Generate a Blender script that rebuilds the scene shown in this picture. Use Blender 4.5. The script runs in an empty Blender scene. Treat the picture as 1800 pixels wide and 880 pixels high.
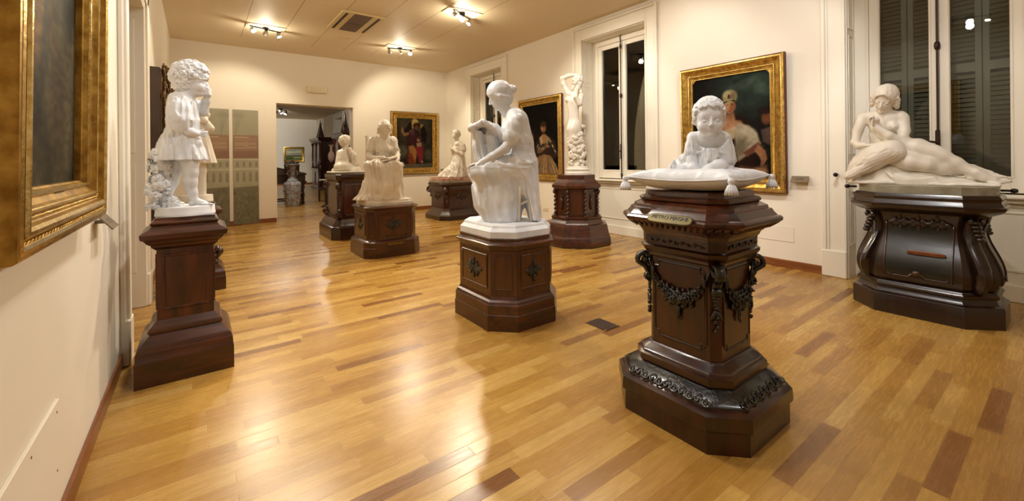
import bpy, bmesh, math, random
import numpy as np
from mathutils import Vector, Matrix, Euler

scene = bpy.context.scene
COL = scene.collection
PI = math.pi
R = math.radians

# ------------------------------------------------------------------ camera, world, exposure
FPX, HORIZON, YAW, ROLL, EYE = 743.355, 279.75, 0.638811, -0.0104148, 1.5
cam = bpy.data.cameras.new('camera')
cam.sensor_width = 36.0
cam.lens = FPX / 1800 * 36
cam.shift_y = -(440 - HORIZON) / 1800
cam.clip_start = 0.05
cam.clip_end = 200
cam_ob = bpy.data.objects.new('camera', cam)
COL.objects.link(cam_ob)
Fv = Vector((math.sin(YAW), math.cos(YAW), 0))
R0 = Vector((math.cos(YAW), -math.sin(YAW), 0))
Rv = R0 * math.cos(ROLL) + Vector((0, 0, 1)) * math.sin(ROLL)
Uv = Rv.cross(Fv)
cam_ob.matrix_world = Matrix(((Rv.x, Uv.x, -Fv.x, 0), (Rv.y, Uv.y, -Fv.y, 0), (Rv.z, Uv.z, -Fv.z, EYE), (0, 0, 0, 1)))
scene.camera = cam_ob
scene.view_settings.view_transform = 'Standard'
scene.view_settings.look = 'None'
scene.view_settings.gamma = 1
scene.view_settings.use_curve_mapping = False
scene.view_settings.exposure = -1.12
w = bpy.data.worlds.new('night')
scene.world = w
w.use_nodes = True
w.node_tree.nodes['Background'].inputs[0].default_value = (0.02, 0.025, 0.04, 1)
w.node_tree.nodes['Background'].inputs[1].default_value = 0.3
scene.cycles.max_bounces = 8
scene.cycles.diffuse_bounces = 5
scene.cycles.glossy_bounces = 4
scene.cycles.transmission_bounces = 4
scene.cycles.sample_clamp_indirect = 4.0
scene.cycles.caustics_reflective = False
scene.cycles.caustics_refractive = False
scene.cycles.use_denoising = True

# light levels (watts) used by the lamp builders below
SPOT_W = 62.0
GLOW_W = 10.0

# ------------------------------------------------------------------ materials
def new_mat(name):
    m = bpy.data.materials.new(name)
    m.use_nodes = True
    nt = m.node_tree
    return m, nt, nt.nodes['Principled BSDF']

def rgb(h):
    v = [int(h[i:i + 2], 16) / 255 for i in (0, 2, 4)]
    return tuple(c / 12.92 if c < .04045 else ((c + .055) / 1.055) ** 2.4 for c in v) + (1,)

def simple(name, col, rough=.5, metal=0, coat=0, noise=0, nscale=8, bump=0, bscale=40, emit=None, estr=0, stretch=(1, 1, 1), col2=None, ior=None):
    m, nt, b = new_mat(name)
    b.inputs['Roughness'].default_value = rough
    b.inputs['Metallic'].default_value = metal
    b.inputs['Coat Weight'].default_value = coat
    b.inputs['Coat Roughness'].default_value = .12
    c = rgb(col)
    b.inputs['Base Color'].default_value = c
    tc = nt.nodes.new('ShaderNodeTexCoord')
    mp = nt.nodes.new('ShaderNodeMapping')
    nt.links.new(tc.outputs['Object'], mp.inputs[0])
    mp.inputs['Scale'].default_value = stretch
    if noise or col2:
        n = nt.nodes.new('ShaderNodeTexNoise')
        n.inputs['Scale'].default_value = nscale
        n.inputs['Detail'].default_value = 6
        nt.links.new(mp.outputs[0], n.inputs['Vector'])
        r = nt.nodes.new('ShaderNodeValToRGB')
        c2 = rgb(col2) if col2 else tuple(x * (1 - noise) for x in c[:3]) + (1,)
        r.color_ramp.elements[0].position = .35
        r.color_ramp.elements[1].position = .68
        r.color_ramp.elements[0].color = c2
        r.color_ramp.elements[1].color = c
        nt.links.new(n.outputs['Fac'], r.inputs[0])
        nt.links.new(r.outputs[0], b.inputs['Base Color'])
    if bump:
        n2 = nt.nodes.new('ShaderNodeTexNoise')
        n2.inputs['Scale'].default_value = bscale
        n2.inputs['Detail'].default_value = 4
        nt.links.new(mp.outputs[0], n2.inputs['Vector'])
        bp = nt.nodes.new('ShaderNodeBump')
        bp.inputs['Strength'].default_value = bump
        bp.inputs['Distance'].default_value = .01
        nt.links.new(n2.outputs['Fac'], bp.inputs['Height'])
        nt.links.new(bp.outputs[0], b.inputs['Normal'])
    if emit:
        b.inputs['Emission Color'].default_value = rgb(emit)
        b.inputs['Emission Strength'].default_value = estr
    return m

def floor_mat():
    m, nt, b = new_mat('oak_parquet')
    N = nt.nodes.new
    L = nt.links.new
    def math_(op, a, b_=None):
        n = N('ShaderNodeMath'); n.operation = op
        for i, v in enumerate((a, b_)):
            if v is None: continue
            if isinstance(v, (int, float)): n.inputs[i].default_value = v
            else: L(v, n.inputs[i])
        return n.outputs[0]
    tc = N('ShaderNodeTexCoord'); sp = N('ShaderNodeSeparateXYZ')
    L(tc.outputs['Object'], sp.inputs[0])
    W, LEN = 0.088, 0.66
    ry = math_('DIVIDE', sp.outputs[1], W)
    row = math_('FLOOR', ry)
    wn = N('ShaderNodeTexWhiteNoise'); wn.noise_dimensions = '1D'; L(row, wn.inputs['W'])
    sh = math_('MULTIPLY', wn.outputs['Value'], 7.3)
    rx = math_('ADD', math_('DIVIDE', sp.outputs[0], LEN), sh)
    colx = math_('FLOOR', rx)
    cv = N('ShaderNodeCombineXYZ'); L(row, cv.inputs[0]); L(colx, cv.inputs[1])
    wn2 = N('ShaderNodeTexWhiteNoise'); wn2.noise_dimensions = '2D'; L(cv.outputs[0], wn2.inputs['Vector'])
    # distance to joints
    fy = math_('FRACT', ry); fx = math_('FRACT', rx)
    ey = math_('MULTIPLY', math_('MINIMUM', fy, math_('SUBTRACT', 1.0, fy)), W)
    ex = math_('MULTIPLY', math_('MINIMUM', fx, math_('SUBTRACT', 1.0, fx)), LEN)
    e = math_('MINIMUM', ex, ey)
    joint = math_('LESS_THAN', e, .0009)
    ramp = N('ShaderNodeValToRGB')
    cr = ramp.color_ramp
    cr.interpolation = 'LINEAR'
    cols = [(0, '7c4f20'), (.06, '93672d'), (.18, 'a67b38'), (.5, 'b28841'), (.8, 'bb9349'), (1, 'c5a05a')]
    cr.elements[0].position, cr.elements[0].color = cols[0][0], rgb(cols[0][1])
    cr.elements[1].position, cr.elements[1].color = cols[-1][0], rgb(cols[-1][1])
    for p, c in cols[1:-1]:
        el = cr.elements.new(p); el.color = rgb(c)
    L(wn2.outputs['Value'], ramp.inputs[0])
    # grain along x, shifted for every board
    mp = N('ShaderNodeMapping'); mp.inputs['Scale'].default_value = (3.5, 42, 1)
    ad = N('ShaderNodeVectorMath'); ad.operation = 'ADD'
    sc = N('ShaderNodeVectorMath'); sc.operation = 'SCALE'; L(wn2.outputs['Color'], sc.inputs[0]); sc.inputs['Scale'].default_value = 9
    L(tc.outputs['Object'], ad.inputs[0]); L(sc.outputs[0], ad.inputs[1]); L(ad.outputs[0], mp.inputs[0])
    g = N('ShaderNodeTexNoise'); g.inputs['Scale'].default_value = 1.5; g.inputs['Detail'].default_value = 7; g.inputs['Roughness'].default_value = .65
    L(mp.outputs[0], g.inputs['Vector'])
    gr = N('ShaderNodeValToRGB'); gr.color_ramp.elements[0].position = .3; gr.color_ramp.elements[0].color = (.76, .71, .64, 1)
    gr.color_ramp.elements[1].position = .65; gr.color_ramp.elements[1].color = (1, 1, 1, 1)
    L(g.outputs['Fac'], gr.inputs[0])
    mx = N('ShaderNodeMix'); mx.data_type = 'RGBA'; mx.blend_type = 'MULTIPLY'; mx.inputs[0].default_value = .8
    L(ramp.outputs[0], mx.inputs[6]); L(gr.outputs[0], mx.inputs[7])
    mj = N('ShaderNodeMix'); mj.data_type = 'RGBA'
    L(math_('MULTIPLY', joint, .55), mj.inputs[0]); L(mx.outputs[2], mj.inputs[6]); mj.inputs[7].default_value = rgb('6a4218')
    L(mj.outputs[2], b.inputs['Base Color'])
    b.inputs['Roughness'].default_value = .24
    rr = N('ShaderNodeMapRange'); rr.inputs[3].default_value = .2; rr.inputs[4].default_value = .34
    L(g.outputs['Fac'], rr.inputs[0]); L(rr.outputs[0], b.inputs['Roughness'])
    bp = N('ShaderNodeBump'); bp.inputs['Strength'].default_value = .12; bp.inputs['Distance'].default_value = .002
    L(math_('ADD', math_('MULTIPLY', math_('MINIMUM', e, .003), 300.0), math_('MULTIPLY', wn2.outputs['Value'], .5)), bp.inputs['Height'])
    L(bp.outputs[0], b.inputs['Normal'])
    return m

def wood(name, dark, light, rough=.3, coat=.4, axis=2, scale=1.0, bump=.15):
    """figured hardwood, grain running along the given object axis"""
    st = [14, 14, 14]; st[axis] = 1.6
    m, nt, b = new_mat(name)
    N = nt.nodes.new; L = nt.links.new
    tc = N('ShaderNodeTexCoord'); mp = N('ShaderNodeMapping'); mp.inputs['Scale'].default_value = [s * scale for s in st]
    L(tc.outputs['Object'], mp.inputs[0])
    n = N('ShaderNodeTexNoise'); n.inputs['Scale'].default_value = 1.3; n.inputs['Detail'].default_value = 8
    n.inputs['Distortion'].default_value = .8
    L(mp.outputs[0], n.inputs['Vector'])
    r = N('ShaderNodeValToRGB'); r.color_ramp.elements[0].position = .3; r.color_ramp.elements[1].position = .7
    r.color_ramp.elements[0].color = rgb(dark); r.color_ramp.elements[1].color = rgb(light)
    L(n.outputs['Fac'], r.inputs[0]); L(r.outputs[0], b.inputs['Base Color'])
    b.inputs['Roughness'].default_value = rough
    b.inputs['Coat Weight'].default_value = coat
    b.inputs['Coat Roughness'].default_value = .15
    bp = N('ShaderNodeBump'); bp.inputs['Strength'].default_value = bump; bp.inputs['Distance'].default_value = .004
    L(n.outputs['Fac'], bp.inputs['Height']); L(bp.outputs[0], b.inputs['Normal'])
    return m

def ceiling_mat():
    m, nt, b = new_mat('ceiling_tiles')
    N = nt.nodes.new; L = nt.links.new
    def math_(op, a, b_=None):
        n = N('ShaderNodeMath'); n.operation = op
        for i, v in enumerate((a, b_)):
            if v is None: continue
            if isinstance(v, (int, float)): n.inputs[i].default_value = v
            else: L(v, n.inputs[i])
        return n.outputs[0]
    tc = N('ShaderNodeTexCoord'); sp = N('ShaderNodeSeparateXYZ'); L(tc.outputs['Object'], sp.inputs[0])
    x, y = sp.outputs[0], sp.outputs[1]
    def near(v, off, per, w):
        f = math_('FRACT', math_('DIVIDE', math_('SUBTRACT', v, off), per))
        d = math_('MULTIPLY', math_('MINIMUM', f, math_('SUBTRACT', 1.0, f)), per)
        return math_('LESS_THAN', d, w)
    inx = math_('MULTIPLY', math_('GREATER_THAN', x, .77), math_('LESS_THAN', x, 4.38))
    lx = math_('MULTIPLY', near(x, .78, .714, .006), inx)
    ly = math_('MULTIPLY', near(y, 8.0, 1.2, .004), inx)
    line = math_('MULTIPLY', math_('MAXIMUM', lx, math_('MULTIPLY', ly, .45)), math_('LESS_THAN', y, 11.0))
    mj = N('ShaderNodeMix'); mj.data_type = 'RGBA'
    L(math_('MULTIPLY', line, .8), mj.inputs[0]); mj.inputs[6].default_value = rgb('dfd0b2'); mj.inputs[7].default_value = rgb('8a7040')
    L(mj.outputs[2], b.inputs['Base Color'])
    b.inputs['Roughness'].default_value = .6
    return m

M = {}
M['floor'] = floor_mat()
M['ceiling'] = ceiling_mat()
M['wall'] = simple('warm_plaster', 'e9e1d2', .75, noise=.04, nscale=1.2, bump=.05, bscale=60)
M['trim'] = simple('white_gloss_paint', 'ebe5d6', .38, bump=.03, bscale=30)
M['skirting'] = wood('skirting_oak', '6b3a1a', '8f5426', .4, .2, 1)
M['marble'] = simple('white_marble', 'ebe5da', .38, col2='d6cebf', nscale=5, bump=.05, bscale=90)
M['marble_cool_lit'] = simple('white_marble_cool_lit', 'e9ebee', .42, col2='d3d7dd', nscale=6, bump=.05, bscale=90)  # white marble with the near lamps' cool tint put into its colour
M['marble_grey'] = simple('grey_marble_slab', '9c9482', .35, col2='7a735f', nscale=9)
M['marble_red'] = simple('red_banded_marble', 'c9a38c', .35, col2='8a5a48', nscale=11)
M['mahogany'] = wood('polished_mahogany', '200c05', '5a2a12', .3, .35)
M['mahogany_h'] = wood('polished_mahogany_across', '200c05', '562812', .3, .35, 0)
M['panelwood'] = wood('figured_walnut_panel', '241006', '56290f', .28, .4, 2, .7)
M['darkwood'] = wood('dark_walnut', '1a0a05', '3e1c0c', .28, .4)
M['darkpanel'] = wood('dark_walnut_panel', '220d06', '472010', .28, .35, 2, .8)
M['nearblack'] = wood('blackened_walnut', '0d0603', '28120a', .28, .4)
M['ebony'] = simple('ebonised_carving', '15130f', .3, coat=.5, col2='0b0a08', nscale=20, bump=.3, bscale=60)
M['ebonypanel'] = simple('greenish_black_panel', '161a13', .3, coat=.3, col2='0f110d', nscale=4, bump=.1, bscale=20)
M['gold'] = simple('gilded_gesso', 'cda653', .33, metal=.85, col2='8f6a2a', nscale=16, bump=.18, bscale=55)
M['goldlight'] = simple('bright_burnished_gold', 'ead08a', .24, metal=.9, col2='c09a4a', nscale=30, bump=.15, bscale=90)
M['golddark'] = simple('worn_dark_gilding', '7d5a26', .5, metal=.5, col2='4a2f14', nscale=14, bump=.4, bscale=70)
M['redbole'] = simple('red_bole_edge', '5e2415', .45, metal=.2, noise=.4, nscale=20)
M['black'] = simple('black_iron', '16130f', .4, metal=.3)
M['brown_iron'] = simple('brown_iron', '2e1a12', .45, metal=.4)
M['brass'] = simple('aged_brass', '8a6a34', .4, metal=.8, noise=.35, nscale=25)
M['oldbrass'] = simple('darkened_brass', '5c5232', .42, metal=.7, noise=.3, nscale=30)
M['copper'] = simple('copper_plate', '8a5a44', .4, metal=.7, noise=.3, nscale=25)
M['plastic'] = simple('cream_plastic', 'e6dcc4', .45)
M['shutter'] = simple('dark_painted_shutter', '6c6a5c', .45, noise=.2, nscale=6)
M['bronzeplate'] = simple('dark_bronze_plate', '3e2c22', .45, metal=.6, bump=.3, bscale=120)
M['chrome'] = simple('brushed_chrome', 'c9c4bc', .22, metal=1)
M['labelplate'] = simple('grey_brown_label', '7b6c58', .35, metal=.3)
M['vent'] = simple('vent_grille', '5c4636', .6, bump=.4, bscale=200)
M['slot'] = simple('dark_slot', '2a160e', .7)
M['acpanel'] = simple('air_unit_casing', 'd9c898', .5)
M['lamp'] = simple('lit_lamp_glass', 'ffffff', .3, emit='fff0d0', estr=60)
M['lettering'] = simple('dark_lettering', '1a140a', .5)
M['porcelain'] = simple('famille_porcelain', 'a3b9ba', .22, coat=.4, col2='865f62', nscale=11)
M['porcelain2'] = simple('white_porcelain', 'e8ddd4', .2, coat=.6, col2='d0a49c', nscale=9)

def glass_mat():
    m, nt, b = new_mat('window_glass')
    nt.nodes.remove(b)
    out = nt.nodes['Material Output']
    tr = nt.nodes.new('ShaderNodeBsdfTransparent'); tr.inputs[0].default_value = (.93, .95, .92, 1)
    gl = nt.nodes.new('ShaderNodeBsdfGlossy'); gl.inputs['Roughness'].default_value = .005
    lw = nt.nodes.new('ShaderNodeFresnel'); lw.inputs[0].default_value = 1.65
    mx = nt.nodes.new('ShaderNodeMixShader')
    nt.links.new(lw.outputs[0], mx.inputs[0]); nt.links.new(tr.outputs[0], mx.inputs[1]); nt.links.new(gl.outputs[0], mx.inputs[2])
    nt.links.new(mx.outputs[0], out.inputs[0])
    return m
M['glass'] = glass_mat()

def attr_mat(name, rough=.3, coat=.3, spec=.5):
    m, nt, b = new_mat(name)
    b.inputs['Specular IOR Level'].default_value = spec
    a = nt.nodes.new('ShaderNodeVertexColor'); a.layer_name = 'paint'
    nt.links.new(a.outputs[0], b.inputs['Base Color'])
    b.inputs['Roughness'].default_value = rough
    b.inputs['Coat Weight'].default_value = coat
    b.inputs['Coat Roughness'].default_value = .2
    return m
M['canvas'] = attr_mat('oil_paint', .6, .0, .06)
M['print'] = attr_mat('printed_banner', .6, 0)

# ------------------------------------------------------------------ object helpers
def tag(o, label=None, cat=None, group=None, kind=None):
    if label: o['label'] = label
    if cat: o['category'] = cat
    if group: o['group'] = group
    if kind: o['kind'] = kind
    return o

def empty(name, loc=(0, 0, 0), rz=0, label=None, cat=None, group=None):
    o = bpy.data.objects.new(name, None)
    o.empty_display_size = .1
    COL.objects.link(o)
    o.location = loc
    o.rotation_euler = (0, 0, rz)
    return tag(o, label, cat, group)

def link_mesh(name, me, mat, parent=None, smooth=False):
    o = bpy.data.objects.new(name, me)
    COL.objects.link(o)
    if mat is not None: me.materials.append(mat)
    if parent is not None: o.parent = parent
    if smooth: me.shade_smooth()
    return o

class MB:
    """collects shapes and links them as one mesh object"""
    def __init__(s):
        s.v, s.f = [], []
    def add(s, vs, fs):
        n = len(s.v)
        s.v += [tuple(v) for v in vs]
        s.f += [tuple(i + n for i in f) for f in fs]
    def box(s, lo, hi, bev=0):
        x0, y0, z0 = lo; x1, y1, z1 = hi
        if bev:
            m = min(bev, (x1 - x0) * .45, (y1 - y0) * .45, (z1 - z0) * .45)
            s.prism([(x0 + m, y0), (x1 - m, y0), (x1, y0 + m), (x1, y1 - m), (x1 - m, y1), (x0 + m, y1), (x0, y1 - m), (x0, y0 + m)],
                    [(z0, -m), (z0 + m, 0), (z1 - m, 0), (z1, -m)])
            return
        s.add([(x0, y0, z0), (x1, y0, z0), (x1, y1, z0), (x0, y1, z0), (x0, y0, z1), (x1, y0, z1), (x1, y1, z1), (x0, y1, z1)],
              [(0, 3, 2, 1), (4, 5, 6, 7), (0, 1, 5, 4), (1, 2, 6, 5), (2, 3, 7, 6), (3, 0, 4, 7)])
    def prism(s, poly, levels):
        """poly: convex ccw outline; levels: (z, offset outward)"""
        cx = sum(p[0] for p in poly) / len(poly); cy = sum(p[1] for p in poly) / len(poly)
        n = len(poly)
        rings = []
        for z, off in levels:
            ring = []
            for i in range(n):
                a, b, c = poly[i - 1], poly[i], poly[(i + 1) % n]
                e1 = Vector((b[0] - a[0], b[1] - a[1])).normalized(); e2 = Vector((c[0] - b[0], c[1] - b[1])).normalized()
                n1 = Vector((e1.y, -e1.x)); n2 = Vector((e2.y, -e2.x))
                k = off / (1 + n1.dot(n2))
                ring.append((b[0] + (n1.x + n2.x) * k, b[1] + (n1.y + n2.y) * k, z))
            rings.append(ring)
        s.rings(rings)
    def rings(s, rings, close=True, caps=True):
        n = len(rings[0]); vs = [p for r in rings for p in r]; fs = []
        for k in range(len(rings) - 1):
            for i in range(n if close else n - 1):
                j = (i + 1) % n
                fs.append((k * n + i, k * n + j, (k + 1) * n + j, (k + 1) * n + i))
        if caps and close:
            fs.append(tuple(range(n - 1, -1, -1)))
            fs.append(tuple((len(rings) - 1) * n + i for i in range(n)))
        s.add(vs, fs)
    def lathe(s, prof, c=(0, 0, 0), seg=24, sx=1, sy=1):
        s.rings([[(c[0] + r * sx * math.cos(2 * PI * i / seg), c[1] + r * sy * math.sin(2 * PI * i / seg), c[2] + z) for i in range(seg)] for r, z in prof])
    def tube(s, pts, rad, seg=8, close=False):
        pts = [Vector(p) for p in pts]
        rings = []
        up = Vector((0, 0, 1))
        n = len(pts)
        prev = None
        for i, p in enumerate(pts):
            t = (pts[(i + 1) % n] - pts[i - 1]) if close else (pts[min(i + 1, n - 1)] - pts[max(i - 1, 0)])
            t.normalize()
            if prev is None:
                a = t.cross(up)
                if a.length < .1: a = t.cross(Vector((1, 0, 0)))
            else:
                a = prev - t * prev.dot(t)
            a.normalize(); prev = a.copy()
            b = t.cross(a)
            r = rad[i] if isinstance(rad, (list, tuple)) else rad
            rings.append([tuple(p + a * (r * math.cos(2 * PI * k / seg)) + b * (r * math.sin(2 * PI * k / seg))) for k in range(seg)])
        if close: rings.append(rings[0])
        s.rings([[q for q in reversed(r_)] for r_ in rings], caps=not close)
    def ball(s, c, r, seg=10, rings=6, M_=None):
        rx, ry, rz = (r, r, r) if isinstance(r, (int, float)) else r
        vs = []
        for k in range(1, rings):
            th = PI * k / rings
            for i in range(seg):
                ph = 2 * PI * i / seg
                vs.append(Vector((rx * math.sin(th) * math.cos(ph), ry * math.sin(th) * math.sin(ph), -rz * math.cos(th))))
        vs += [Vector((0, 0, -rz)), Vector((0, 0, rz))]
        if M_ is not None: vs = [M_ @ v for v in vs]
        vs = [v + Vector(c) for v in vs]
        fs = []
        for k in range(rings - 2):
            for i in range(seg):
                j = (i + 1) % seg
                fs.append((k * seg + i, k * seg + j, (k + 1) * seg + j, (k + 1) * seg + i))
        b, t = (rings - 1) * seg, (rings - 1) * seg + 1
        for i in range(seg):
            j = (i + 1) % seg
            fs.append((b, j, i)); fs.append((t, (rings - 2) * seg + i, (rings - 2) * seg + j))
        s.add(vs, fs)
    def xform(s, mat, start=0):
        s.v[start:] = [tuple(mat @ Vector(v)) for v in s.v[start:]]
    def build(s, name, mat, parent=None, smooth=False, angle=None):
        me = bpy.data.meshes.new(name)
        me.from_pydata(s.v, [], s.f)
        me.update()
        o = link_mesh(name, me, mat, parent, smooth)
        if angle:
            me.shade_smooth()
            bm = bmesh.new(); bm.from_mesh(me)
            for e in bm.edges:
                if len(e.link_faces) == 2 and e.calc_face_angle(0) > R(angle): e.smooth = False
            bm.to_mesh(me); bm.free()
        return o

def copy_tree(o, parent=None):
    c = o.copy(); COL.objects.link(c)
    if parent is not None: c.parent = parent
    for ch in [x for x in o.children]:
        copy_tree(ch, c)
    return c

# ------------------------------------------------------------------ distance-field sculpting (pure numpy)
ISLAND = .03
def V3(*a): return np.array(a, dtype=np.float64)
def nrm(v): return np.asarray(v, float) / (np.linalg.norm(v) + 1e-12)

class Vol:
    """a signed-distance grid; shapes are blended into it and one continuous surface is taken out"""
    def __init__(s, lo, hi, h):
        s.h = h
        s.ax = [np.arange(lo[i] - 2 * h, hi[i] + 2.5 * h, h, dtype=np.float32) for i in range(3)]
        s.D = np.full([len(a) for a in s.ax], .25, np.float32)
    def sub(s, lo, hi):
        sl = []
        for i in range(3):
            a = int(np.clip(np.searchsorted(s.ax[i], lo[i]), 0, len(s.ax[i])))
            b = int(np.clip(np.searchsorted(s.ax[i], hi[i]), 0, len(s.ax[i])))
            if b <= a: return None, None
            sl.append(slice(a, b))
        X = s.ax[0][sl[0]][:, None, None]; Y = s.ax[1][sl[1]][None, :, None]; Z = s.ax[2][sl[2]][None, None, :]
        return tuple(sl), (X, Y, Z)
    def op(s, fn, lo, hi, k=.01, mode='add'):
        m = max(k, s.h) + 3 * s.h
        sl, P = s.sub([v - m for v in lo], [v + m for v in hi])
        if sl is None: return s
        d = fn(*P).astype(np.float32)
        a = s.D[sl]
        if mode == 'sub':
            a2, b2 = -a, d
        else:
            a2, b2 = a, d
        h = np.clip(.5 + .5 * (a2 - b2) / k, 0, 1)
        r = a2 * (1 - h) + b2 * h - k * h * (1 - h)
        s.D[sl] = -r if mode == 'sub' else r
        return s
    def cap(s, a, ra, b, rb=None, k=.012, mode='add', flat=None):
        """tapered capsule; flat=(axis, factor) squeezes its section along an axis"""
        a = V3(*a); b = V3(*b); rb = ra if rb is None else rb
        ab = b - a; L2 = float(ab @ ab) + 1e-12
        if flat is not None: fa = nrm(flat[0]); ff = flat[1]
        def fn(X, Y, Z):
            px, py, pz = X - a[0], Y - a[1], Z - a[2]
            t = np.clip((px * ab[0] + py * ab[1] + pz * ab[2]) / L2, 0, 1)
            qx, qy, qz = px - t * ab[0], py - t * ab[1], pz - t * ab[2]
            if flat is not None:
                c = (qx * fa[0] + qy * fa[1] + qz * fa[2]) * (1 / ff - 1)
                qx = qx + c * fa[0]; qy = qy + c * fa[1]; qz = qz + c * fa[2]
                return (np.sqrt(qx * qx + qy * qy + qz * qz) - (ra + (rb - ra) * t)) * min(1, ff)
            return np.sqrt(qx * qx + qy * qy + qz * qz) - (ra + (rb - ra) * t)
        r = max(ra, rb) * (max(1, flat[1]) if flat is not None else 1)
        return s.op(fn, np.minimum(a, b) - r, np.maximum(a, b) + r, k, mode)
    def chain(s, pts, k=.012, mode='add', flat=None):
        for (a, ra), (b, rb) in zip(pts[:-1], pts[1:]): s.cap(a, ra, b, rb, k, mode, flat)
        return s
    def ell(s, c, r, ax=None, k=.012, mode='add'):
        """ellipsoid; ax = rows of its axes"""
        c = V3(*c); r = V3(*r)
        A = np.eye(3) if ax is None else np.array([nrm(v) for v in ax])
        def fn(X, Y, Z):
            px, py, pz = X - c[0], Y - c[1], Z - c[2]
            q = [px * A[i][0] + py * A[i][1] + pz * A[i][2] for i in range(3)]
            k0 = np.sqrt(sum((q[i] / r[i]) ** 2 for i in range(3))) + 1e-6
            k1 = np.sqrt(sum((q[i] / r[i] ** 2) ** 2 for i in range(3))) + 1e-6
            return k0 * (k0 - 1) / k1
        e = np.sqrt(sum((A[i] * r[i]) ** 2 for i in range(3)))
        return s.op(fn, c - e, c + e, k, mode)
    def box(s, c, hx, ax=None, rnd=.005, k=.008, mode='add'):
        c = V3(*c); A = np.eye(3) if ax is None else np.array([nrm(v) for v in ax])
        def fn(X, Y, Z):
            px, py, pz = X - c[0], Y - c[1], Z - c[2]
            q = [np.abs(px * A[i][0] + py * A[i][1] + pz * A[i][2]) - hx[i] + rnd for i in range(3)]
            o = np.sqrt(sum(np.maximum(v, 0) ** 2 for v in q))
            return o + np.minimum(np.maximum(np.maximum(q[0], q[1]), q[2]), 0) - rnd
        e = np.abs(A.T) @ np.array(hx, float)
        return s.op(fn, c - e, c + e, k, mode)
    def skirt(s, rows, n=14, amp=.12, seed=0, k=.015, up=.3, sharp=1.0, phase=None, mode='add'):
        """hanging cloth. rows: (z, cx, cy, rx, ry[, rot]) from low to high; folds deepen downward"""
        rows = sorted(rows)
        zs = np.array([r[0] for r in rows]); P = np.array([list(r[1:5]) for r in rows])
        rs = random.Random(seed)
        comps = [(n, 1.0, rs.uniform(0, 6), rs.uniform(-.8, .8)), (n * .62, .6, rs.uniform(0, 6), rs.uniform(-1, 1)), (n * 1.7, .35, rs.uniform(0, 6), rs.uniform(-1, 1))]
        comps = [(int(round(c[0])), c[1], c[2], c[3]) for c in comps]
        z0, z1 = zs[0], zs[-1]
        def fn(X, Y, Z):
            zf = Z.ravel()
            cx = np.interp(zf, zs, P[:, 0])[None, None, :]; cy = np.interp(zf, zs, P[:, 1])[None, None, :]
            rx = np.interp(zf, zs, P[:, 2])[None, None, :]; ry = np.interp(zf, zs, P[:, 3])[None, None, :]
            dx, dy = X - cx, Y - cy
            th = np.arctan2(dy / ry, dx / rx)
            rho = np.sqrt((dx / rx) ** 2 + (dy / ry) ** 2)
            tz = np.clip((z1 - Z) / (z1 - z0 + 1e-9), 0, 1)
            w_ = 0
            for m_, a_, ph, tw in comps:
                w_ = w_ + a_ * (1 - 1.6 * np.abs(np.sin(.5 * (m_ * th + ph + tw * 3 * tz))) ** sharp)
            w_ = w_ * amp * (up + (1 - up) * tz) * .6
            d = (rho - 1 - w_) * np.minimum(rx, ry) * .8
            return np.maximum(d, np.maximum(z0 - Z, Z - z1))
        lo = [min((P[:, 0] - P[:, 2] * (1 + 2 * amp))), min((P[:, 1] - P[:, 3] * (1 + 2 * amp))), z0]
        hi = [max((P[:, 0] + P[:, 2] * (1 + 2 * amp))), max((P[:, 1] + P[:, 3] * (1 + 2 * amp))), z1]
        return s.op(fn, lo, hi, k, mode)
    def noise(s, lo, hi, scale, amp, seed=0, ridge=True, dirs=None, soft=.03, only=None):
        """pushes the surface in and out with (ridged) value noise; scale per axis = feature size"""
        sl, (X, Y, Z) = s.sub(lo, hi)
        if sl is None: return s
        rg = np.random.RandomState(seed)
        n = 24
        T = rg.rand(n, n, n).astype(np.float32)
        A = np.eye(3) if dirs is None else np.array([nrm(v) for v in dirs])
        mask = np.abs(s.D[sl]) < max(amp * 2, 4 * s.h)
        Xb, Yb, Zb = [np.broadcast_to(v, mask.shape)[mask] for v in (X, Y, Z)]
        q = [(Xb * A[i][0] + Yb * A[i][1] + Zb * A[i][2]) / scale[i] + 50 for i in range(3)]
        i0 = [np.floor(v).astype(int) for v in q]; fr = [v - i for v, i in zip(q, i0)]
        fr = [v * v * (3 - 2 * v) for v in fr]
        val = 0
        for a in (0, 1):
            for b in (0, 1):
                for c in (0, 1):
                    wt = (fr[0] if a else 1 - fr[0]) * (fr[1] if b else 1 - fr[1]) * (fr[2] if c else 1 - fr[2])
                    val = val + wt * T[(i0[0] + a) % n, (i0[1] + b) % n, (i0[2] + c) % n]
        f = (1 - np.abs(2 * val - 1) * 2) if ridge else (2 * val - 1)
        # fade near the region borders
        fade = np.ones_like(Xb)
        for v, l, h_ in ((Xb, lo[0], hi[0]), (Yb, lo[1], hi[1]), (Zb, lo[2], hi[2])):
            fade = fade * np.clip((v - l) / soft, 0, 1) * np.clip((h_ - v) / soft, 0, 1)
        D = s.D[sl]; D[mask] -= (f * amp * fade).astype(np.float32); s.D[sl] = D
        return s
    def cutz(s, z, above=False):
        Z = s.ax[2][None, None, :]
        s.D = np.maximum(s.D, (Z - z) if above else (z - Z)).astype(np.float32)
        return s
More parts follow.
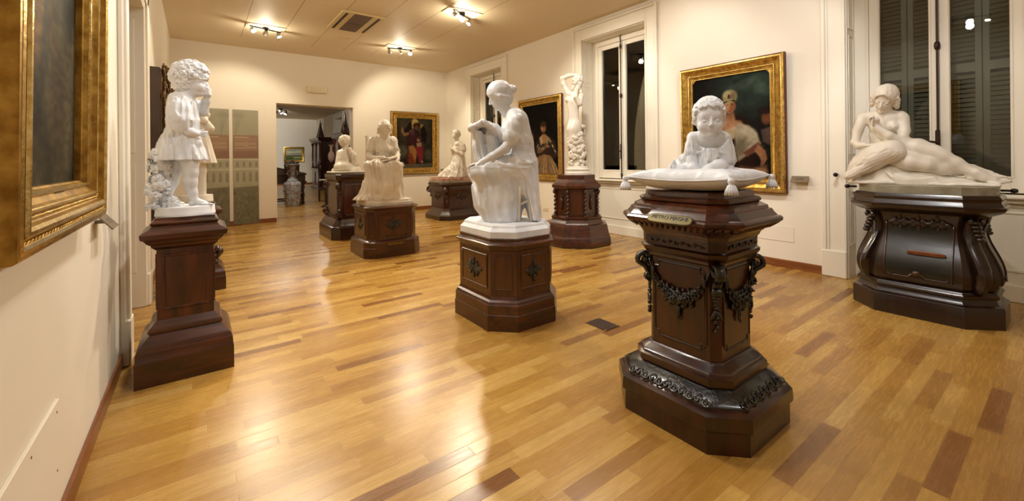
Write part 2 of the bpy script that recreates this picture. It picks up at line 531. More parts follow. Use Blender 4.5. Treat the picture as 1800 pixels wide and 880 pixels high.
    def mesh(s, name, mat, parent=None, smooth=1):
        D = s.D
        D[0], D[-1] = 1, 1; D[:, 0], D[:, -1] = 1, 1; D[:, :, 0], D[:, :, -1] = 1, 1
        ins = D < 0
        nx, ny, nz = D.shape
        c = [ins[i:nx - 1 + i, j:ny - 1 + j, k:nz - 1 + k] for i in (0, 1) for j in (0, 1) for k in (0, 1)]
        cnt = sum(v.astype(np.int8) for v in c)
        act = (cnt > 0) & (cnt < 8)
        idx = -np.ones(act.shape, np.int64)
        cells = np.argwhere(act); idx[act] = np.arange(len(cells))
        acc = np.zeros((len(cells), 3)); num = np.zeros(len(cells))
        ci, cj, ck = cells.T
        quads = []
        for ax in range(3):
            e = np.eye(3, dtype=int)[ax]
            o1, o2 = [np.eye(3, dtype=int)[(ax + 1) % 3], np.eye(3, dtype=int)[(ax + 2) % 3]]
            for a in (0, 1):
                for b in (0, 1):
                    p = o1 * a + o2 * b
                    d0 = D[ci + p[0], cj + p[1], ck + p[2]]; q = p + e
                    d1 = D[ci + q[0], cj + q[1], ck + q[2]]
                    cr = (d0 < 0) != (d1 < 0)
                    t = np.where(cr, d0 / np.where(cr, d0 - d1, 1), 0)
                    for d_ in range(3):
                        acc[:, d_] += np.where(cr, p[d_] + e[d_] * t, 0)
                    num += cr
            # faces
            n_ = [nx, ny, nz]
            A_ = ins[:nx - e[0], :ny - e[1], :nz - e[2]]; B_ = ins[e[0]:, e[1]:, e[2]:]
            ch = np.argwhere(A_ != B_)
            ok = np.all((ch - o1 - o2 >= 0), axis=1) & (ch[:, (ax + 1) % 3] < n_[(ax + 1) % 3] - 1) & (ch[:, (ax + 2) % 3] < n_[(ax + 2) % 3] - 1)
            ch = ch[ok]
            g = lambda v: idx[v[:, 0], v[:, 1], v[:, 2]]
            qd = np.stack([g(ch), g(ch - o1), g(ch - o1 - o2), g(ch - o2)], 1)
            flip = A_[ch[:, 0], ch[:, 1], ch[:, 2]]
            qd[~flip] = qd[~flip][:, ::-1]
            quads.append(qd)
        vs = acc / num[:, None] + cells
        vs = vs * s.h + np.array([a[0] for a in s.ax])
        qs = np.concatenate(quads); qs = qs[(qs >= 0).all(1)]
        for _ in range(smooth):
            nb = np.zeros_like(vs); ct = np.zeros(len(vs))
            for a, b in ((0, 1), (1, 2), (2, 3), (3, 0)):
                for u, v in ((a, b), (b, a)):
                    for d_ in range(3): nb[:, d_] += np.bincount(qs[:, u], vs[qs[:, v], d_], len(vs))
                    ct += np.bincount(qs[:, u], minlength=len(vs))
            vs = vs * .5 + .5 * nb / np.maximum(ct, 1)[:, None]
        # drop stray islands
        lab = np.arange(len(vs))
        for _ in range(400):
            m_ = np.minimum.reduce([lab[qs[:, i]] for i in range(4)]); new = lab.copy()
            for i in range(4): np.minimum.at(new, qs[:, i], m_)
            new = new[new]
            if (new == lab).all(): break
            lab = new
        cn = np.bincount(lab, minlength=len(vs)); keep = cn[lab] > ISLAND * len(vs)
        if not keep.all():
            re = np.cumsum(keep) - 1; qs = re[qs[keep[qs].all(1)]]; vs = vs[keep]
        me = bpy.data.meshes.new(name)
        me.vertices.add(len(vs)); me.vertices.foreach_set('co', vs.astype(np.float32).ravel())
        me.loops.add(len(qs) * 4); me.loops.foreach_set('vertex_index', qs.astype(np.int32).ravel())
        me.polygons.add(len(qs)); me.polygons.foreach_set('loop_start', (np.arange(len(qs)) * 4).astype(np.int32))
        me.update(calc_edges=True)
        me.validate()
        s.D = None
        return link_mesh(name, me, mat, parent, True)

# ------------------------------------------------------------------ a photo point turned into a place in the room
EYEV = Vector((0, 0, EYE))
def ray(x, y): return Fv + Rv * ((x - 900) / FPX) - Uv * ((y - HORIZON) / FPX)
def on_x(x, y, X): d = ray(x, y); return EYEV + d * (X / d.x)
def on_y(x, y, Y): d = ray(x, y); return EYEV + d * (Y / d.y)
def on_z(x, y, Z): d = ray(x, y); return EYEV + d * ((Z - EYE) / d.z)
class Spot_:
    """a frame standing at (X, Y, Z0): x across, y away from the visitor's eye, z up; p() reads a photo point at a given depth"""
    def __init__(s, X, Y, Z0):
        s.X, s.Y, s.Z0 = X, Y, Z0
        s.v = Vector((X, Y, 0)).normalized(); s.r = Vector((s.v.y, -s.v.x, 0))
        s.az = math.atan2(X, Y)
    def p(s, px, py, dy=0.0):
        d = ray(px, py); a = Vector((s.X, s.Y, 0)) + s.v * dy
        P = EYEV + d * (a.dot(s.v) / d.dot(s.v))
        return (float((P - Vector((s.X, s.Y, 0))).dot(s.r)), float(dy), float(P.z - s.Z0))
# ================================================================== THE SETTING
XL, XR, YB, CEIL = -0.47, 6.37, 12.0, 4.26
YFRONT, YFAR = -3.6, 30.5

def struct(name, mb, mat, parent=None, **k):
    o = mb.build(name, mat, parent, **k)
    if parent is None: o['kind'] = 'structure'
    return o

b = MB(); b.box((-3.0, YFRONT - .3, -.12), (7.05, YFAR + .3, 0)); struct('floor', b, M['floor'])
b = MB(); b.box((-3.0, YFRONT - .3, CEIL), (7.05, YFAR + .3, CEIL + .12)); struct('ceiling', b, M['ceiling'])
# left wall with the door opening
D0, D1, DZ = 4.40, 5.87, 3.14
b = MB()
b.box((XL - .35, YFRONT, 0), (XL, D0, CEIL)); b.box((XL - .35, D1, 0), (XL, YFAR, CEIL)); b.box((XL - .35, D0, DZ), (XL, D1, CEIL))
struct('wall_left', b, M['wall'])
b = MB(); b.box((-2.9, 3.0, 0), (-2.7, 7.4, CEIL)); b.box((-2.7, 3.0, 0), (XL - .35, 3.2, CEIL)); b.box((-2.7, 7.2, 0), (XL - .35, 7.4, CEIL))
struct('wall_side_room', b, M['wall'])
# back wall with the wide opening
O0, O1, OZ = 1.57, 3.47, 2.97
b = MB(); b.box((XL, YB, 0), (O0, YB + .36, CEIL)); b.box((O1, YB, 0), (XR, YB + .36, CEIL)); b.box((O0, YB, OZ), (O1, YB + .36, CEIL))
struct('wall_back', b, M['wall'])
b = MB(); b.box((XL, YFAR, 0), (XR, YFAR + .25, CEIL)); struct('wall_far', b, M['wall'])
b = MB(); b.box((XL, YFRONT - .25, 0), (XR, YFRONT, CEIL)); struct('wall_front', b, M['wall'])
# right wall, pierced by window bays
WIN = [8.975, 4.575, 0.175]
WIN2 = [28.4, 24.1, 19.75, 15.35]
WW, WZ = 1.535, 3.915
b = MB()
cuts = sorted(WIN + WIN2)
y = YFRONT
for c in cuts:
    b.box((XR, y, 0), (XR + .62, c, CEIL)); b.box((XR, c, WZ), (XR + .62, c + WW, CEIL)); y = c + WW
b.box((XR, y, 0), (XR + .62, YFAR, CEIL))
struct('wall_right', b, M['wall'])

# skirting boards
def skirt_board(name, segs, axis, pos, side):
    b = MB()
    for a, c in segs:
        if axis == 'y':
            x0, x1 = sorted((pos, pos + side * .016)); b.box((x0, a, 0), (x1, c, .105), .004)
        else:
            y0, y1 = sorted((pos, pos + side * .016)); b.box((a, y0, 0), (c, y1, .105), .004)
    struct(name, b, M['skirting'])
skirt_board('baseboard_left', [(YFRONT, D0 - .19), (D1 + .24, YB), (YB + .36, YFAR)], 'y', XL, 1)
skirt_board('baseboard_back', [(XL, O0), (O1, XR)], 'x', YB, -1)
segs = []; y = YFRONT
for c in cuts:
    if c - .26 > y: segs.append((y, c - .26))
    y = c + WW + .26
segs.append((y, YFAR))
segs = [s_ for s_ in segs if s_[1] - s_[0] > .05]
skirt_board('baseboard_right', segs, 'y', XR, -1)
skirt_board('baseboard_far', [(XL, XR)], 'x', YFAR, -1)

# door lining and casing
dr = empty('door_1', (XL, D0, 0)); dr['kind'] = 'structure'
b = MB()
for y0, y1 in ((D0 - .19, D0 + .0), (D1, D1 + .24)):
    b.box((0, y0 - D0, 0), (.035, y1 - D0, DZ + .2), .008)
    b.box((0, y0 + .03 - D0, 0), (.055, y1 - .05 - D0, DZ + .17), .006)
    b.box((0, y0 - .004 - D0, 0), (.06, y1 + .004 - D0, .34), .01)
b.box((0, -.19, DZ), (.035, D1 - D0 + .24, DZ + .22), .008); b.box((0, -.16, DZ + .04), (.055, D1 - D0 + .2, DZ + .18), .006)
b.build('casing', M['trim'], dr)
b = MB()
b.box((-.35, 0, 0), (.03, .02, DZ), .004); b.box((-.35, D1 - D0 - .02, 0), (.03, D1 - D0, DZ), .004); b.box((-.35, 0, DZ - .02), (.03, D1 - D0, DZ), .004)
b.box((-.29, D1 - D0 - .03, .36), (-.05, D1 - D0 - .012, 1.5), .006); b.box((-.29, D1 - D0 - .03, 1.6), (-.05, D1 - D0 - .012, 3.0), .006)
b.box((-.3, .012, .36), (-.05, .03, 3.0), .006)
b.build('lining', M['trim'], dr)

# lining of the wide opening at the back
b = MB(); b.box((O1 - .02, YB + .01, 0), (O1, YB + .35, OZ), .003); b.box((O0, YB + .01, 0), (O0 + .015, YB + .35, OZ), .003)
struct('trim_1', b, M['trim'])

def frame_rect(b, x, y0, y1, z0, z1, wd, th, side=-1):
    """flat moulding rectangle on a plane x = const"""
    xa, xb = sorted((x, x + side * th))
    b.box((xa, y0, z0), (xb, y1, z0 + wd), th * .4); b.box((xa, y0, z1 - wd), (xb, y1, z1), th * .4)
    b.box((xa, y0, z0 + wd), (xb, y0 + wd, z1 - wd), th * .4); b.box((xa, y1 - wd, z0 + wd), (xb, y1, z1 - wd), th * .4)

def make_window(n, y0, detail=True):
    """window bay: origin on the floor at the near corner of the reveal, x into the wall"""
    W = empty('window_%d' % n, (XR, y0, 0)); W['kind'] = 'structure'
    b = MB()
    CW = .25
    for a, c in ((-CW, 0), (WW, WW + CW)):
        s0 = a < 0
        b.box((-.03, a, 0), (0, c, WZ + CW + .02), .006)
        if s0: b.box((-.052, a, 0), (-.03, a + .05, WZ + CW + .02), .01); b.box((-.042, a + .05, 0), (-.03, a + .075, WZ + CW), .005); b.box((-.04, -.03, 0), (-.03, 0, WZ + .03), .004)
        else: b.box((-.052, c - .05, 0), (-.03, c, WZ + CW + .02), .01); b.box((-.042, c - .075, 0), (-.03, c - .05, WZ + CW), .005); b.box((-.04, a, 0), (-.03, a + .03, WZ + .03), .004)
        b.box((-.062, a - .004, 0), (.0, c + .004, .33), .01)
    b.box((-.03, 0, WZ), (0, WW, WZ + CW + .02), .006)
    b.box((-.052, -CW + .05, WZ + CW - .03), (-.03, WW + CW - .05, WZ + CW + .02), .01)
    b.box((-.04, 0, WZ), (-.03, WW, WZ + .03), .004)
    b.build('casing', M['trim'], W)
    # reveal panelling
    b = MB()
    for yy, sgn in ((0, 1), (WW, -1)):
        ya, yb = sorted((yy, yy + sgn * .012))
        b.box((.0, ya, 0), (.28, yb, WZ - .01), .002)
        for za, zb in ((.4, 1.0), (1.15, 1.45), (1.52, 2.98), (3.06, 3.75)):
            ya, yb = sorted((yy + sgn * .012, yy + sgn * .02))
            for q in ((.04, .055), (.215, .23)): b.box((q[0], ya, za), (q[1], yb, zb), .002)
            b.box((.055, ya, za), (.215, yb, za + .015), .002); b.box((.055, ya, zb - .015), (.215, yb, zb), .002)
    b.box((0, .012, WZ - .012), (.28, WW - .012, WZ), .002)
    b.build('reveal', M['trim'], W)
    # fixed frame and the two leaves
    b = MB()
    f0, f1 = .15, WW - .15
    b.box((.29, 0, 1.08), (.36, f0, WZ), .004); b.box((.29, f1, 1.08), (.36, WW, WZ), .004); b.box((.29, f0, WZ - .12), (.36, f1, WZ), .004)
    b.box((.285, f0 - .03, 1.08), (.3, f0 - .015, WZ - .1), .003); b.box((.285, f1 + .015, 1.08), (.3, f1 + .03, WZ - .1), .003)
    b.build('frame', M['trim'], W)
    mid = WW / 2
    P0, P1 = 1.27, 3.70
    for a, c, ga, gc in ((f0, mid, f0 + .105, mid - .085), (mid, f1, mid + .085, f1 - .105)):
        b = MB()
        b.box((.3, a + .002, 1.1), (.35, ga, WZ - .125), .006); b.box((.3, gc, 1.1), (.35, c - .002, WZ - .125), .006)
        b.box((.3, ga, 1.1), (.35, gc, P0), .006); b.box((.3, ga, P1), (.35, gc, WZ - .125), .006)
        b.box((.292, ga - .02, P0 - .02), (.3, ga - .008, P1 + .02), .002); b.box((.292, gc + .008, P0 - .02), (.3, gc + .02, P1 + .02), .002)
        b.box((.292, ga, P0 - .02), (.3, gc, P0 - .008), .002)
        l = b.build('casement', M['trim'], W)
        g = MB(); g.box((.326, ga - .002, P0 - .002), (.332, gc + .002, P1 + .002)); g.build('pane', M['glass'], l)
    # sill, apron
    b = MB(); b.box((.14, .012, 1.045), (.34, WW - .012, 1.085), .012); b.box((.19, .012, 1.0), (.34, WW - .012, 1.045), .01)
    b.build('sill', M['trim'], W)
    b = MB(); b.box((.27, .012, 0), (.4, WW - .012, 1.0)); b.box((.24, .012, 0), (.27, WW - .012, .17), .006)
    frame_rect(b, .27, .14, WW - .14, .3, .92, .03, .012); b.box((.25, .012, .955), (.27, WW - .012, .99), .006)
    b.build('apron', M['trim'], W)
    # espagnolette bolt
    b = MB()
    r = .011
    yb = mid + .012
    b.tube([(.272, yb, 1.09), (.272, yb, 3.82)], r, 8)
    b.tube([(.272, yb, 3.82), (.27, yb + .012, 3.86), (.26, yb - .01, 3.89), (.272, yb - .004, 3.92)], .009, 6)
    for z, rr in ((3.68, .022), (2.72, .028), (1.17, .02)):
        b.lathe([(.008, -.05), (rr * .8, -.035), (rr, 0), (rr * .8, .035), (.008, .05)], (.272, yb, z), 10)
    b.build('bolt', M['brown_iron'], W, angle=40)
    b = MB()
    b.box((.245, yb - .02, 1.48), (.27, yb + .02, 1.78), .012); b.tube([(.26, yb, 1.64), (.22, yb, 1.64), (.2, yb + .07, 1.65)], .012, 8); b.ball((.2, yb + .08, 1.652), .02)
    b.build('handle', M['brown_iron'], W, angle=40)
    # black turn knob that holds the shutter, on the near casing
    # louvred shutters outside
    if detail:
        for a, c in ((f0 + .02, mid - .01), (mid + .01, f1 - .02)):
            b = MB()
            xs = .52
            q = (c - a) / 2
            for u in range(2):
                l0, l1 = a + u * q + .004, a + (u + 1) * q - .004
                b.box((xs, l0, 1.05), (xs + .04, l0 + .05, 3.86)); b.box((xs, l1 - .05, 1.05), (xs + .04, l1, 3.86))
                for za, zb in ((1.05, 1.4), (2.42, 2.52), (3.74, 3.86)): b.box((xs, l0 + .05, za), (xs + .04, l1 - .05, zb))
                z = 1.43
                while z < 3.72:
                    if not (2.38 < z < 2.53):
                        n0 = len(b.v)
                        b.box((-.004, l0 + .05, -.026), (.004, l1 - .05, .026))
                        b.xform(Matrix.Translation((xs + .02, 0, z)) @ Matrix.Rotation(R(38), 4, 'Y'), n0)
                    z += .052
            b.build('shutter', M['shutter'], W)
    else:
        b = MB(); b.box((.52, f0, 1.05), (.56, f1, 3.88)); b.build('shutter', M['shutter'], W)
    return W
for i, y0 in enumerate(WIN): make_window(i + 1, y0)
for i, y0 in enumerate(WIN2): make_window(i + 4, y0, False)
b = MB(); b.box((7.25, YFRONT, -.1), (7.3, YFAR, 4.4)); struct('night_backdrop', b, M['black'])  # added black sheet, stands in for the night dark behind the shutters

# small black ball knobs beside the bays
def ball_knob(loc, lab):
    k = MB(); k.tube([(0, 0, 0), (-.05, 0, 0)], .008, 8); k.ball((-.065, 0, 0), .026, 12, 8); k.lathe([(.018, 0), (.018, .006)], (0, 0, 0), 10)
    o = k.build('ball_peg', M['black'], None, True); o.location = loc
    tag(o, lab, 'peg')
ball_knob((XR - .06, 1.79, 1.27), 'black ball knob on the casing of the nearest window, left of the reclining statue')
ball_knob((XR - .06, 4.50, 1.27), 'black ball knob on the window casing just left of the marble cushion')
ball_knob((XR - .06, 10.6, 1.25), 'black ball knob on the far window casing, behind the reading woman')

# ------------------------------------------------------------------ ceiling fittings
def track_light(x, y, lab, ang=0.0, aims=(), glow=GLOW_W, spotw=SPOT_W, boost=(1, 1, 1), col=(1, .86, .66), plate=True, heads=3, z=CEIL, soft=.05, cone=95, size=1):
    t = empty('track_spotlight', (x, y, z), 0, lab, 'ceiling light', 'spotlight bars on the ceiling')
    t.scale = (size,) * 3
    if plate:
        b = MB(); b.box((-.35, -.17, -.014), (.35, .17, -.0005), .004); b.build('mounting_plate', M['plastic'], t)
    ca, sa = math.cos(ang), math.sin(ang)
    b = MB()
    b.tube([(-.3 * ca, -.3 * sa, -.045), (.3 * ca, .3 * sa, -.045)], .014, 8); b.lathe([(.05, -.045), (.055, -.02), (.055, -.012)], (0, 0, 0), 16)
    b.build('bar', M['black'], t, angle=40)
    for i in range(heads):
        u = -.25 + .5 * i / max(1, heads - 1)
        hx, hy = u * ca, u * sa
        if i < len(aims): d = (Vector(aims[i]) - Vector((x + hx, y + hy, z - .12))).normalized()
        else: d = Vector((math.sin(i * 2.1) * .5, math.cos(i * 2.1) * .5, -.8)).normalized()
        q = Vector((0, 0, -1)).rotation_difference(d)
        rm = Matrix.Translation((hx, hy, -.11)) @ q.to_matrix().to_4x4()
        b = MB(); b.lathe([(.012, .05), (.03, .045), (.04, .0), (.052, -.05), (.048, -.05), (.04, -.035), (.0, -.03)], (0, 0, 0), 16); b.xform(rm)
        b.tube([(hx, hy, -.045), (hx, hy, -.09)], .007, 6)
        h = b.build('spot_head', M['chrome'], t, angle=40)
        b = MB(); b.lathe([(.0, -.036), (.04, -.037), (.04, -.042), (.0, -.046)], (0, 0, 0), 16); b.xform(rm); b.build('bulb', M['lamp'], h)
        if i < len(aims):
            L_ = bpy.data.lights.new('spot', 'SPOT'); L_.energy = spotw * 4.0 * boost[i]; L_.color = col; L_.spot_size = R(cone); L_.spot_blend = .5; L_.shadow_soft_size = soft
            lo = bpy.data.objects.new('spot', L_); COL.objects.link(lo)
            lo.location = Vector((x + hx, y + hy, z - .11)) + d * .07
            lo.rotation_euler = q.to_euler()
    if glow:
        L_ = bpy.data.lights.new('glow', 'POINT'); L_.energy = glow * 4.0; L_.color = col; L_.shadow_soft_size = .06
        lo = bpy.data.objects.new('glow', L_); COL.objects.link(lo); lo.location = (x, y, z - .22)
    return t
WARM = (1, .87, .66); MILD = (1, .945, .86); COOL = (1, .975, .955)
track_light(1.14, 9.95, 'spotlight bar on the ceiling tile nearest the left wall and far banners', .3, [(2.48, 6.9, 1.4), (.6, 12, 1.6), (2.45, 9.0, 1.4)], col=WARM, boost=(1.5, 1.3, 1.5), glow=14)
track_light(3.98, 9.9, 'spotlight bar on the ceiling right of the air unit, nearest the angel painting', -.2, [(5.25, 12, 2.0), (5.4, 9.9, 1.6), (2.5, 7.2, 1.0)], col=WARM, boost=(1.3, 1.8, 1.3), glow=14)
track_light(4.0, 6.9, 'largest glowing spotlight bar on the ceiling, above the reading woman', .5, [(5.45, 5.45, 2.2), (1.1, 2.4, 0), (2.48, 6.9, 1.2)], col=WARM, boost=(1.1, 2.6, 1), glow=16)
track_light(1.1, 6.9, 'spotlight bar on the ceiling before the left door', .2, [(0.0, 4.0, 1.6), (0.0, 6.3, 1.6), (2.43, 3.6, 1.5)], col=WARM)
track_light(1.1, 4.0, 'spotlight bar on the ceiling above the curly child statue', .2, [(2.43, 3.4, 1.5), (1.0, 2.2, 0.0), (-.47, 2.4, 1.9)], col=MILD, boost=(1.5, .6, 1.1))
track_light(4.0, 4.0, 'spotlight bar on the ceiling between the two nearer windows', .2, [(6.5, 4.3, 2.3), (5.45, 5.3, 2.2), (2.6, 3.4, 1.3)], col=MILD, cone=84, boost=(1.25, .9, .9))
track_light(1.1, 1.3, 'spotlight bar on the ceiling over the camera end of the hall', 1.2, [(2.4, 1.4, 1.5), (5.7, .9, 1.4), (0.0, 4.0, 1.8)], col=COOL, cone=62, glow=5, boost=(1.0, .9, 1.2))
track_light(4.0, 1.2, 'spotlight bar on the ceiling over the reclining woman', .2, [(5.7, .9, 1.5), (6.37, 3.1, 2.2), (2.5, 1.4, 1.2)], col=COOL, cone=66, glow=6, boost=(.9, 1.3, .6))
track_light(2.6, -1.7, 'spotlight bar on the ceiling behind the visitor', .2, [(2.4, 1.4, 1.6), (6.3, 1.8, 2.2)], col=COOL, cone=70, glow=5, boost=(.45, .8, 1))
# back room
track_light(2.2, 15.0, 'spotlight bar hanging just beyond the wide opening', .2, [(2.56, 15.9, .8), (3.47, 12.2, 2)], col=MILD, glow=26, boost=(1.3, 1, 1))
track_light(3.45, 24.6, 'small cluster of spotlights seen at the top left of the wide opening', .9, [(5.1, 30.5, 2.2)], col=MILD, boost=(7, 1, 1), cone=60, glow=34, plate=False, size=1.8)
track_light(4.4, 19.5, 'spotlight bar on the back room ceiling, beyond the opening', .2, [(5.6, 25, 1.6)], col=MILD, glow=34)

ac = empty('air_conditioner', (2.535, 8.62, CEIL), 0, 'ceiling air conditioning cassette with brown grille and two dark slots', 'air conditioner')
b = MB(); b.box((-.4, -.63, -.03), (.4, .6, -.0005), .01); b.build('casing', M['acpanel'], ac)
b = MB(); b.box((-.17, -.58, -.038), (.17, -.02, -.029), .003); b.box((-.17, .0, -.038), (.17, .54, -.029), .003); b.build('grille', M['vent'], ac)
for sx in (-.32, .28):
    b = MB(); b.box((sx, -.55, -.037), (sx + .05, .5, -.029), .003); b.build('air_slot', M['slot'], ac)
sm = Vector(on_z(605, 67, CEIL))
for dx, lab in ((-.09, 'left of the two small round detectors on the ceiling beyond the air conditioner'), (.08, 'right of the two small round detectors on the ceiling beyond the air conditioner')):
    b = MB(); b.lathe([(.05, 0), (.05, -.012), (.03, -.02), (.0, -.02)], (0, 0, 0), 16)
    o = b.build('smoke_detector', M['acpanel'], None, angle=40); o.location = (sm.x + dx, sm.y, CEIL - .0005); tag(o, lab, 'detector')

# ------------------------------------------------------------------ wall fittings
el = empty('emergency_light', (2.535, YB, 3.38), 0, 'cream emergency light box on the back wall above the opening', 'emergency light')
b = MB(); b.box((-.24, -.06, -.09), (.24, 0, .09), .015); b.build('housing', M['plastic'], el)
b = MB(); b.box((-.2, -.068, -.055), (.2, -.058, .055), .004); b.build('diffuser', simple('frosted_cover', 'd8cba8', .3), el)
b = MB(); b.box((-.03, -.05, -.05), (.03, 0, .05), .01); b.ball((0, -.04, -.035), .02)
o = b.build('motion_sensor', M['plastic'], None, angle=40); o.location = (6.2, YB, 4.12); tag(o, 'small white motion sensor high in the far right corner', 'sensor')
b = MB(); b.box((0, 2.29, .35), (.006, 2.74, .56), .002); 
o = b.build('wall_panel', M['wall'], None); o.location = (XR - .006, 0, 0); tag(o, 'flush white access panel low on the right wall below the turbaned woman painting', 'panel')
ap = empty('access_panel', (XL, 1.88, .26), 0, 'white screwed access panel low on the left wall at the picture edge', 'panel')
b = MB(); b.box((0, -.14, -.2), (.014, .58, .3), .003); b.build('plate', M['wall'], ap)
for y_, z_ in ((-.1, .26), (.54, .26), (.54, .03), (.22, .26), (.54, -.17), (-.1, .03)):
    b = MB(); b.ball((.0145, y_, z_), (.002, .005, .005), 8, 4); b.build('screw', M['brass'], ap)
sk = [(7.55, .36), (7.30, .36)]
for i, (y_, z_) in enumerate(sk):
    s_ = empty('wall_socket', (XR, y_, z_), 0, ['left cream wall socket low under the lute player painting', 'right cream wall socket low under the lute player painting'][i], 'socket')
    b = MB(); b.box((-.012, -.09, -.045), (0, .09, .045), .004); b.build('cover', M['plastic'], s_)
    b = MB(); b.box((-.016, -.06, -.025), (-.011, .06, .025), .002); b.build('insert', simple('socket_insert', 'd8cdb4', .4), s_)
fp = empty('floor_plate', (2.918, 2.588, 0), 0, 'dark metal floor outlet plate with four brass corners between the pedestals', 'floor plate')
b = MB(); b.box((-.09, -.12, .0), (.09, .12, .006), .002); b.build('plate', M['bronzeplate'], fp)
for sx in (-1, 1):
    for sy in (-1, 1): b = MB(); b.lathe([(.014, 0), (.014, .007), (.008, .01), (0, .01)], (sx * .082, sy * .112, 0), 10); b.build('corner_stud', M['brass'], fp)

def label_holder(loc, rz, lab):
    t = empty('label_holder', loc, rz, lab, 'label')
    b = MB(); n = len(b.v); b.box((-.1, -.004, -.05), (.1, .004, .05), .002); b.xform(Matrix.Translation((0, -.055, 0)) @ Matrix.Rotation(R(-38), 4, 'X')); b.build('plate', M['labelplate'], t)
    b = MB(); b.box((-.02, -.05, -.01), (.02, 0, .01), .002); b.build('bracket', M['labelplate'], t)
    b = MB(); n = len(b.v)
    for k in range(3): b.box((-.05, -.0052, -.012 + .012 * k), (.05, -.0042, -.009 + .012 * k))
    b.xform(Matrix.Translation((0, -.055, 0)) @ Matrix.Rotation(R(-38), 4, 'X')); b.build('lettering', M['lettering'], t)
label_holder((XR, 2.2, 1.2), R(-90), 'tilted grey brown caption plate on the right wall beside the turbaned woman')
label_holder((XL, 3.33, 1.17), R(90), 'tilted grey brown caption plate below the large gilt frame on the left wall')
label_holder((6.2, YB, 1.18), 0, 'small dark caption plate on the back wall behind the kneeling statue')
# ================================================================== PEDESTALS
def octo(hx, hy, ch):
    if ch <= 0: return [(-hx, -hy), (hx, -hy), (hx, hy), (-hx, hy)]
    return [(-hx + ch, -hy), (hx - ch, -hy), (hx, -hy + ch), (hx, hy - ch), (hx - ch, hy), (-hx + ch, hy), (-hx, hy - ch), (-hx, -hy + ch)]

def side_frames(hx, hy):
    """the four side faces as (matrix, half width): x along the face, -y outward"""
    return [(Matrix.Translation((0, -hy, 0)), hx), (Matrix.Rotation(PI / 2, 4, 'Z') @ Matrix.Translation((0, -hx, 0)), hy),
            (Matrix.Rotation(PI, 4, 'Z') @ Matrix.Translation((0, -hy, 0)), hx), (Matrix.Rotation(-PI / 2, 4, 'Z') @ Matrix.Translation((0, -hx, 0)), hy)]

def chamfer_frames(hx, hy, ch):
    out = []
    for i, (sx, sy) in enumerate(((1, -1), (1, 1), (-1, 1), (-1, -1))):
        m = Matrix.Translation((sx * (hx - ch / 2), sy * (hy - ch / 2), 0)) @ Matrix.Rotation(math.atan2(sy, sx) + PI / 2, 4, 'Z')
        out.append((m, ch * math.sqrt(2) / 2))
    return out

def on_face(mat, mb_fn):
    b = MB(); mb_fn(b); b.xform(mat); return b

def panel_on(parent, m, hw, z0, z1, mat_panel, mat_mould, mg=.05, wd=.022, th=.012, notch=0):
    x0, x1 = -hw + mg, hw - mg
    def f(b): b.box((x0 + wd * .5, -.004, z0 + wd * .5), (x1 - wd * .5, .002, z1 - wd * .5))
    on_face(m, f).build('panel', mat_panel, parent)
    def g(b):
        if notch:
            pts = [(x0 + notch, z0), (x1 - notch, z0), (x1 - notch, z0 + notch), (x1, z0 + notch), (x1, z1 - notch), (x1 - notch, z1 - notch), (x1 - notch, z1), (x0 + notch, z1), (x0 + notch, z1 - notch), (x0, z1 - notch), (x0, z0 + notch), (x0 + notch, z0 + notch)]
            b.tube([(p[0], -.002, p[1]) for p in pts], wd * .4, 6, close=True)
        else:
            for a, c, d, e in ((x0, x1, z0, z0 + wd), (x0, x1, z1 - wd, z1), (x0, x0 + wd, z0 + wd, z1 - wd), (x1 - wd, x1, z0 + wd, z1 - wd)):
                b.box((a, -th, d), (c, .002, e), th * .45)
    on_face(m, g).build('panel_moulding', mat_mould, parent)

def rosette(b, c, r, petals=7, dep=.02, layers=2):
    """carved flower lying against a face (outward = -y)"""
    for l in range(layers):
        rr = r * (1 - .42 * l); yy = -dep * (.4 + .8 * l)
        for k in range(petals):
            a = 2 * PI * (k + .5 * l) / petals
            m = Matrix.Rotation(-a, 3, 'Y')
            b.ball((c[0] + math.cos(a) * rr * .56, c[1] + yy, c[2] + math.sin(a) * rr * .56), (rr * .47, dep * .42, rr * .47), 8, 5, m)
    b.ball((c[0], c[1] - dep * 1.7, c[2]), r * .2, 8, 6)

def leaf(b, c, a, ln, wd, dep=.014):
    m = Matrix.Rotation(-a, 3, 'Y')
    b.ball((c[0] + math.cos(a) * ln * .5, c[1] - dep * .6, c[2] + math.sin(a) * ln * .5), (ln * .55, dep * .7, wd), 8, 5, m)
    b.tube([(c[0], c[1] - dep, c[2]), (c[0] + math.cos(a) * ln, c[1] - dep * 1.1, c[2] + math.sin(a) * ln)], [wd * .2, wd * .05], 5)

def ornament(b, cz, sx=.09, sz=.06, seed=0):
    """openwork leaf cartouche"""
    rosette(b, (0, 0, cz), min(sx, sz) * .42, 6, .012)
    for s in (-1, 1):
        leaf(b, (s * sx * .3, 0, cz), 0 if s > 0 else PI, sx * .75, sz * .22)
        for a in (.6, -.6, 1.0, -1.0):
            leaf(b, (s * sx * .15, 0, cz), a if s > 0 else PI - a, sx * .62, sz * .16)
        leaf(b, (0, 0, cz + s * sz * .3), s * PI / 2, sz * .75, sz * .2)
        pts = [(s * (sx * .45 + .25 * sx * math.cos(t)), -.008, cz + .28 * sz * math.sin(t)) for t in [i * .5 for i in range(12)]]
        b.tube(pts, .005, 5)

